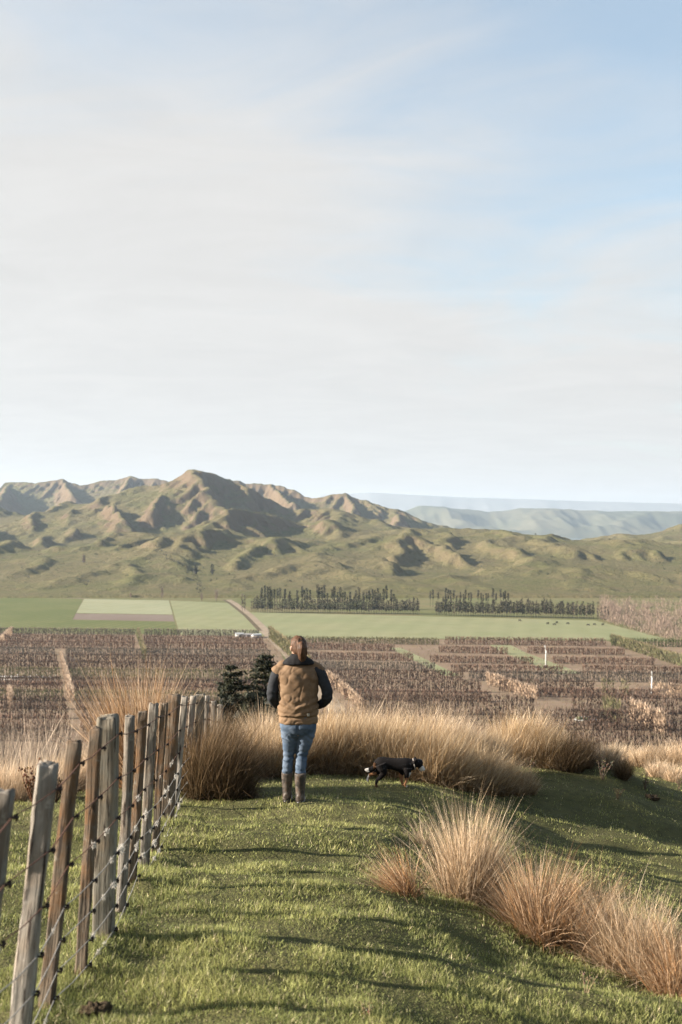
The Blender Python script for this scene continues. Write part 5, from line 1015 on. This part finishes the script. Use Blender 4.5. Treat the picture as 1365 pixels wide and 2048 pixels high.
def tree_row(x0, x1, y0, y1, step, kind, label, group, miss=0.0, sc_=1.0):
    n_ = int((x1 - x0) / step)
    for k in range(n_):
        if random.random() < miss: continue
        f = (k + random.uniform(-0.2, 0.2)) / n_; kd = kind
        if kind == 'front' and random.random() < 0.22: kd = 'brown'
        shelter_tree(plain_pt(x0 + (x1 - x0) * f, y0 + (y1 - y0) * f + random.uniform(-0.4, 0.4)), kd, random.randrange(9), sc_ * random.uniform(0.8, 1.12), nth(k + 1) + ' ' + label, group)
tree_row(505, 842, 1225, 1229, 3.4, 'front', 'slim dark tree from the left in the front shelter row left of the gap', 'front row of shelter trees left of the gap')
tree_row(873, 1190, 1231, 1238, 3.4, 'front', 'slim dark tree from the gap in the front shelter row right of it', 'front row of shelter trees right of the gap')
tree_row(520, 690, 1217, 1219, 5.0, 'tall', 'tall dark tree from the left in the back shelter row overtopping the front row', 'tall back row of shelter trees on the left', 0.22, 0.85)
tree_row(690, 800, 1219, 1220, 5.5, 'tall', 'tall dark tree counted towards the gap at the end of the back shelter row', 'tall back row of shelter trees next to the gap', 0.35, 0.85)
tree_row(852, 1022, 1213, 1216, 5.0, 'tall', 'dark tree from the left in the far shelter row behind the gap', 'far row of shelter trees behind the gap', 0.28, 0.7)
for k, x in enumerate((485, 490)): shelter_tree(plain_pt(x, 1222), 'brown', k, 1.2, nth(k + 1) + ' brown tree by the farm track at the left end of the shelter row', 'brown trees at the end of the shelter row')
for k, x in enumerate((1196, 1203, 1210, 1217)): shelter_tree(plain_pt(x, 1240 + k), 'brown', k, 1.05, nth(k + 1) + ' brown bushy tree beyond the right end of the shelter row', 'brown trees at the right end of the shelter row')
# bare pinkish wood filling the right of the plain
r_ = np.random.default_rng(91); n = 900; u_ = r_.uniform(0, 1, n); w_ = r_.uniform(0, 1, n)
px = 1200 + 330 * u_; lo_ = 1243 + (px - 1200) * 0.285; hi_ = 1206 + 0 * px; py = hi_ + (lo_ - hi_) * w_ ** 0.8; d = H_PLAIN * F / (py - Y0); P = np.stack([(px - 682.5) / F * d, d, np.full(n, -H_PLAIN)], -1)
dn = 34; i = np.repeat(np.arange(n), dn); m_ = n * dn; hh = (6.5 + 3.5 * pn(P[:, 0] / 14, P[:, 1] / 30, 93) + r_.uniform(-1.5, 1.5, n))[i]; fz = r_.uniform(0.0, 0.8, m_); B = P[i] + np.stack([r_.normal(0, 1.3, m_), r_.normal(0, 1.3, m_), hh * fz], -1)
tcol = np.array([(0.21, 0.155, 0.12), (0.24, 0.18, 0.14), (0.17, 0.125, 0.10)]); c0 = tcol[r_.integers(0, 3, m_)]
V_, Q_, T_, C_ = blades(m_, B, r_.uniform(0, 6.28, m_), r_.uniform(0, 0.4, m_), r_.uniform(-0.1, 0.2, m_), hh * 0.3, r_.uniform(0.12, 0.3, m_), c0, c0 * 1.15, 1, 92, 0.2)
tag(obj('bare_wood', mesh_np('bare_wood', V_, Q_, T_, C_), MAT['twig']), 'pinkish bare wood filling the right side of the plain below the hills', 'wood', kind='stuff')
# lone bare trees along the foot of the hills
def bare_tree(p, h, label, seed, col=(0.16, 0.12, 0.10)):
    root = empty('bare_tree', p); obj('trunk', trunk_mesh(h * 0.8, 0.18, col, seed, limbs=14, ls=0.5), MAT['twig'], root)
    r_ = np.random.default_rng(seed); n = 160; f = r_.uniform(0.15, 0.85, n); B = np.stack([r_.normal(0, h * 0.07, n), r_.normal(0, h * 0.07, n), h * f], -1); c0 = np.tile(col, (n, 1))
    obj('crown', mesh_np('crown', *blades(n, B, r_.uniform(0, 6.28, n), r_.uniform(0.1, 0.7, n), r_.uniform(-0.3, 0.1, n), h * r_.uniform(0.12, 0.3, n), np.full(n, 0.16), c0, c0 * 1.3, 2, seed)), MAT['twig'], root); return tag(root, label, 'tree', 'lone bare trees at the foot of the hills')
bare_tree(plain_pt(325, 1199), 12, 'lone bare tree at the foot of the hills above the palest pasture', 1); bare_tree(plain_pt(404, 1203), 8, 'slim bare tree above the bright field, left of two', 2)
bare_tree(plain_pt(433, 1204), 12, 'slim bare tree above the bright field, right of two', 3); bare_tree(plain_pt(262, 1196), 5, 'low bushy bare tree above the dark crop corner', 4, (0.2, 0.14, 0.11))
for k, (x, y, h, w) in enumerate([(168, 1128, 11, 'pale bare tree on the lower slope at the left'), (392, 1150, 10, 'dark bushy tree beside the creek line'), (425, 1150, 12, 'round dark tree right of the creek line'), (393, 1025, 9, 'small tree on the brown face below the peak')]):
    p = hill_pt(x, y); root = empty('hill_tree', p); cr = crown_mesh(h, 0.15, h * 0.33, 160, 870 + k, [(0.20, 0.15, 0.12)] if k == 0 else dk + [(0.06, 0.06, 0.03)], 0.4, size=0.8)
    obj('trunk', trunk_mesh(h * 0.8, 0.25, (0.1, 0.08, 0.06), k, limbs=6), MAT['twig'], root); obj('crown', cr, MAT['needle'], root); tag(root, w, 'tree')
# scrub dotted over the hills and along the creek line
r_ = np.random.default_rng(95); n = 520; sx = r_.uniform(-60, 1420, n); sdp = r_.uniform(1050, 2000, n)
creek = densify([(312, 1098, 0), (330, 1112, 0), (362, 1130, 0), (385, 1145, 0), (398, 1165, 0), (400, 1185, 0)], 8); S = []
for k in range(len(creek)):
    p = hill_pt(creek[k][0], creek[k][1])
    for j in range(2): S.append((p[0] + r_.normal(0, 2), p[1] + r_.normal(0, 4), 1.1))
for k in range(n): S.append(((sx[k] - 682.5) / F * sdp[k], sdp[k], r_.uniform(0.5, 1.6)))
S = np.array(S); zz_ = hill_h(S[:, 0], S[:, 1]) - H_PLAIN; dn = 10; i = np.repeat(np.arange(len(S)), dn); m_ = len(i)
ctr = np.stack([S[i, 0], S[i, 1], zz_[i]], -1) + r_.normal(0, 0.5, (m_, 3)) * S[i, 2][:, None] + np.stack([0 * S[i, 2], 0 * S[i, 2], S[i, 2] * 0.5], -1)
V_ = ctr[:, None] + r_.normal(0, 0.45, (m_, 3, 3)) * S[i, 2][:, None, None]; C_ = np.repeat(np.array([(0.05, 0.05, 0.025), (0.075, 0.065, 0.035), (0.04, 0.04, 0.02)])[r_.integers(0, 3, m_)], 3, 0)
tag(obj('scrub', mesh_np('scrub', V_.reshape(-1, 3), None, np.arange(m_ * 3).reshape(-1, 3), C_), MAT['needle']), 'scattered dark scrub over the hillsides and creek line', 'scrub', kind='stuff')

# -- two conifers on the slope just beyond the spur, and the bush at their feet
def conifer(px, d, top_py, label, seed, spread, lop=0.0):
    p = on_ground(px, d); h = pix(px, top_py, d)[2] - p[2]; root = empty('conifer', p); q = random.Random(seed); mb = MB(); r_ = np.random.default_rng(seed)
    obj('trunk', trunk_mesh(h, 0.16, (0.06, 0.045, 0.035), seed), MAT['twig'], root)
    V = []; C = []; z = h * 0.22
    while z < h - 0.15:
        f = z / h; n_ = q.randint(5, 8); R_ = spread * (1.02 - f) ** 0.8 * q.uniform(0.65, 1.15)
        for k in range(n_):
            a = q.uniform(0, 6.28); l = R_ * q.uniform(0.6, 1.15) * (1 + lop * math.cos(a)); tip = np.array((math.cos(a) * l, math.sin(a) * l, l * q.uniform(-0.08, 0.28))); o0 = np.array((0, 0, z))
            mb.tube([o0, o0 + tip * 0.5 + (0, 0, 0.03), o0 + tip], [0.03, 0.02, 0.008], 4, (0.055, 0.042, 0.03))
            m_ = int(170 * l / spread) + 60; g = r_.uniform(0.15, 1.05, m_); cpt = o0 + tip * g[:, None] + r_.normal(0, 1, (m_, 3)) * np.array([0.14, 0.14, 0.05]) * (0.4 + l * 0.35)
            tri = cpt[:, None] + r_.normal(0, 1, (m_, 3, 3)) * np.array([0.06, 0.06, 0.045]); V.append(tri.reshape(-1, 3))
            C.append(np.repeat(np.array([(0.030, 0.036, 0.020), (0.042, 0.048, 0.024), (0.022, 0.027, 0.017), (0.07, 0.068, 0.032)])[r_.integers(0, 4, m_)], 3, 0))
        z += h * q.uniform(0.022, 0.05)
    V = np.concatenate(V); C = np.concatenate(C); obj('limbs', mb.mesh('limbs'), MAT['twig'], root)
    obj('crown', mesh_np('crown', V, None, np.arange(len(V)).reshape(-1, 3), C), MAT['needle'], root); return tag(root, label, 'tree', 'dark conifers behind the person')
conifer(462, 46, 1322, 'ragged open dark conifer left of the other, left of the person', 11, 2.7, 0.2)
conifer(530, 48, 1304, 'dense pointed dark conifer next to the person\'s shoulder', 12, 3.5)
for k, (px, d, h, rd, w) in enumerate([(505, 40, 3.3, 1.6, 'rounded dark bush at the foot of the dense conifer'), (545, 41, 3.3, 1.3, 'dark bush between the dense conifer and the person'), (455, 42, 2.6, 1.3, 'low dark bush at the foot of the ragged conifer')]):
    p = on_ground(px, d); root = empty('dark_bush', p); top = pix(px, 1388 if k == 0 else 1400, d)[2] - p[2]; cr = crown_mesh(top, 0.0, rd * 1.15, 2600, 890 + k, [(0.028, 0.035, 0.02), (0.04, 0.045, 0.025), (0.02, 0.024, 0.016)], 0.75, size=0.11)
    obj('trunk', trunk_mesh(top * 0.7, 0.12, (0.06, 0.05, 0.04), k, limbs=6), MAT['twig'], root); obj('crown', cr, MAT['needle'], root); tag(root, w, 'bush')

# -- sheds, masts, trailer, frames, cattle
def shed(px, py, w, dp, h, roof, label, rz, wall=(0.55, 0.53, 0.50), roofc=(0.6, 0.6, 0.59)):
    root = empty('farm_shed', plain_pt(px, py), rz); mb = MB(); mb.box(-w / 2, w / 2, -dp / 2, dp / 2, 0, h); obj('wall', mb.mesh('wall', False, False), mat_plain('shed_wall', wall, 0.7, 0.1, 1), root)
    rb = MB(); e = 0.4; rb.add([(-w / 2 - e, -dp / 2 - e, h), (w / 2 + e, -dp / 2 - e, h), (w / 2 + e, 0, h + roof), (-w / 2 - e, 0, h + roof), (-w / 2 - e, dp / 2 + e, h), (w / 2 + e, dp / 2 + e, h), (-w / 2 - e, -dp / 2 - e, h + 0.12), (w / 2 + e, -dp / 2 - e, h + 0.12), (w / 2 + e, 0, h + roof + 0.12), (-w / 2 - e, 0, h + roof + 0.12), (-w / 2 - e, dp / 2 + e, h + 0.12), (w / 2 + e, dp / 2 + e, h + 0.12)],
        [(6, 7, 8, 9), (9, 8, 11, 10), (1, 0, 3, 2), (2, 3, 4, 5), (0, 1, 7, 6), (5, 4, 10, 11)]); rb.add([(-w / 2, -dp / 2, h), (-w / 2, dp / 2, h), (-w / 2, 0, h + roof), (w / 2, -dp / 2, h), (w / 2, dp / 2, h), (w / 2, 0, h + roof)], None, [(0, 2, 1), (3, 4, 5)])
    obj('roof', rb.mesh('roof', False, False), mat_plain('shed_roof', roofc, 0.45, 0.06, 1, 0.4), root); db_ = MB(); db_.box(-w * 0.15, w * 0.15, -dp / 2 - 0.05, -dp / 2 + 0.02, 0, h * 0.8); obj('door', db_.mesh('door', False, False), mat_plain('shed_door', (0.2, 0.2, 0.21), 0.6, 0.1), root)
    return tag(root, label, 'shed', 'sheds beside the farm track')
shed(479, 1274, 4.5, 4, 1.8, 0.8, 'small white-roofed shed furthest left by the farm track', 0.3); shed(496, 1274, 4.5, 4, 1.6, 0.6, 'low grey shed between the two white sheds', -0.2, (0.3, 0.28, 0.27), (0.3, 0.28, 0.28)); shed(513, 1276, 5, 4, 1.8, 0.8, 'white shed right beside the farm track', 0.5)
MAT['white'] = mat_plain('white_paint', (0.72, 0.71, 0.68), 0.5, 0.08, 2); MAT['steel'] = mat_plain('galvanised', (0.5, 0.5, 0.48), 0.5, 0.1, 3)
def wind_mast(px, py, h, label, rot):
    root = empty('frost_fan', plain_pt(px, py)); mb = MB(); mb.tube([(0, 0, 0), (0, 0, h * 0.5), (0, 0, h)], [0.32, 0.28, 0.2], 10); obj('mast', mb.mesh('mast', True, False), MAT['white'], root)
    eb = MB(); eb.box(-0.9, 0.9, -1.4, 0.4, 0.05, 1.4); obj('engine_box', eb.mesh('engine_box', False, False), MAT['boot'], root); hb_ = MB(); hb_.box(-0.3, 0.3, -0.5, 0.3, h - 0.1, h + 0.4); obj('gearbox', hb_.mesh('gearbox', False, False), MAT['steel'], root)
    for sg in (-1, 1): f_ = MB(); f_.box(0, 2.4 * sg, -0.62, -0.56, -0.16, 0.16) if sg > 0 else f_.box(-2.4, 0, -0.62, -0.56, -0.16, 0.16); bo = obj('fan_blade', f_.mesh('fan_blade', False, False), MAT['white'], root); bo.location = (0, 0, h + 0.15); bo.rotation_euler = (0, rot, 0)
    return tag(root, label, 'frost fan', 'frost fans in the orchard')
wind_mast(1092, 1336, 8.3, 'white frost fan mast in the middle of the right-hand orchard', 1.3); wind_mast(1304, 1393, 7.6, 'white frost fan mast nearer the right edge of the orchard', 1.5)
# trailer and sprayer at the end of the nearest belt
tr = empty('orchard_trailer', plain_pt(1175, 1446), 0.1); tb_ = MB(); tb_.box(-4.2, 3.6, -1.2, 1.2, 1.0, 1.25); obj('deck', tb_.mesh('deck', False, False), MAT['white'], tr)
tb_ = MB(); tb_.box(-3.6, -1.6, -0.9, 0.9, 1.25, 2.1); tb_.box(-1.0, 0.6, -0.8, 0.8, 1.25, 1.75); obj('crate_load', tb_.mesh('crate_load', False, False), mat_plain('green_load', (0.16, 0.19, 0.09), 0.7, 0.2), tr)
tb_ = MB(); tb_.tube([(-4.2, 0, 1.7), (-1, 0, 2.2), (4.5, 0, 1.9)], 0.09, 6); obj('boom', tb_.mesh('boom', True, False), MAT['white'], tr)
for x in (-3.0, 2.2):
    for y in (-1.1, 1.1): w_ = MB(); a_ = np.linspace(0, 2 * math.pi, 13); w_.tube([(x + 0.38 * math.cos(q), y, 0.5 + 0.38 * math.sin(q)) for q in a_], 0.13, 6); obj('wheel', w_.mesh('wheel', True, False), MAT['dark'], tr)
tag(tr, 'white flat trailer with a green load at the end of the nearest belt', 'trailer')
# white pipe hoops over the nursery rows on the left
hp = empty('pipe_frame', plain_pt(50, 1367)); a_ = plain_pt(-40, 1366) - plain_pt(50, 1367); b_ = plain_pt(112, 1368) - plain_pt(50, 1367)
for z_ in (1.7, 3.0): w_ = MB(); w_.tube([a_ + (0, 0, z_), b_ + (0, 0, z_ - 0.1)], 0.11, 6); obj('rail', w_.mesh('rail', True, False), MAT['white'], hp)
for k in range(13): q = a_ + (b_ - a_) * k / 12; w_ = MB(); w_.tube([q, q + (0, 0, 3.6 + 0.5 * (k % 3 == 0))], 0.08, 6); obj('upright', w_.mesh('upright', True, False), MAT['white'], hp)
tag(hp, 'white pipe frame standing in the orchard rows at the left edge', 'frame')
def cow_mesh():
    mb = MB(); tb(mb, [(-1.0, 0, 1.05, 0.2), (-0.85, 0, 1.05, 0.38), (-0.2, 0, 1.0, 0.42), (0.5, 0, 1.05, 0.40), (0.8, 0, 1.12, 0.26)], 8)
    return mb.mesh('body', True, False)
cowb = cow_mesh(); hb_ = MB(); tb(hb_, [(0.75, 0, 1.15, 0.2), (1.0, 0, 0.9, 0.16), (1.15, 0, 0.55, 0.15), (1.3, 0, 0.3, 0.09)], 7); cowh = hb_.mesh('head', True, False); lb_ = MB(); lb_.tube([(0, 0, 0.9), (0.02, 0, 0.45), (0, 0, 0)], [0.13, 0.08, 0.07], 6); cowl = lb_.mesh('leg', True, False)
MAT['cow'] = mat_plain('cow_hide', (0.035, 0.028, 0.024), 0.8, 0.2)
for k, (x, y, w) in enumerate([(1040, 1243, 'lone dark cow furthest left in the long pasture'), (1096, 1249, 'dark cow, leftmost of the near group in the long pasture'), (1109, 1251, 'dark cow, second of the near group in the long pasture'), (1114, 1247, 'dark cow standing just behind the second of the group'), (1136, 1249, 'dark cow, fourth of the group in the long pasture'), (1177, 1252, 'dark cow, first of the three to the right in the long pasture'), (1189, 1251, 'dark cow, middle of the three to the right in the long pasture'), (1206, 1251, 'dark cow furthest right in the long pasture')]):
    root = empty('cow', plain_pt(x, y, 0.05), random.uniform(-0.6, 0.6) + (math.pi if k % 2 else 0)); obj('body', cowb, MAT['cow'], root); obj('head', cowh, MAT['cow'], root)
    for lx in (-0.75, 0.55):
        for ly in (-0.2, 0.2): obj('leg', cowl, MAT['cow'], root).location = (lx, ly, 0)
    tag(root, w, 'cow', 'cattle in the long pasture')

# -- the air between here and the far hills
hz = MB(); hz.box(-9000, 9000, -400, 13200, -76, 430)
m = bpy.data.materials.new('valley_air'); m.use_nodes = True; t = m.node_tree; t.nodes.clear(); pv_ = N(t, 'ShaderNodeVolumePrincipled'); o_ = N(t, 'ShaderNodeOutputMaterial')
pv_.inputs['Color'].default_value = (0.66, 0.82, 1.0, 1); pv_.inputs['Density'].default_value = 5.2e-5; pv_.inputs['Anisotropy'].default_value = 0.2; L(t, pv_.outputs[0], o_.inputs['Volume'])
hzo = obj('haze', hz.mesh('haze', False, False), m); tag(hzo, 'pale blue haze filling the air over the valley', 'haze', kind='stuff')

# surface reflectances: the colours above are as the eye names them; bring them to measured albedo for this exposure
ALBEDO = {'far_forest': 0.8, 'pale_mist': 0.8, 'hill_pasture': 0.68, 'paddock_turf': 0.72, 'green_blade': 0.90, 'twig': 0.85, 'dry_blade': 0.80, 'weathered_grey': 0.74, 'weathered_brown': 0.72, 'bleached_split': 0.76, 'treated_pale': 0.7, 'sea_water': 1.0, 'dog_fur': 0.8}
for m in bpy.data.materials:
    if not m.use_nodes: continue
    t = m.node_tree; k = ALBEDO.get(m.name, 0.62)
    for n in list(t.nodes):
        nm = 'Base Color' if n.type == 'BSDF_PRINCIPLED' else 'Color' if n.type == 'BSDF_TRANSLUCENT' else None
        if nm and n.inputs[nm].links: L(t, mixc(t, 1.0, n.inputs[nm].links[0].from_socket, (k, k, k), 'MULTIPLY'), n.inputs[nm])
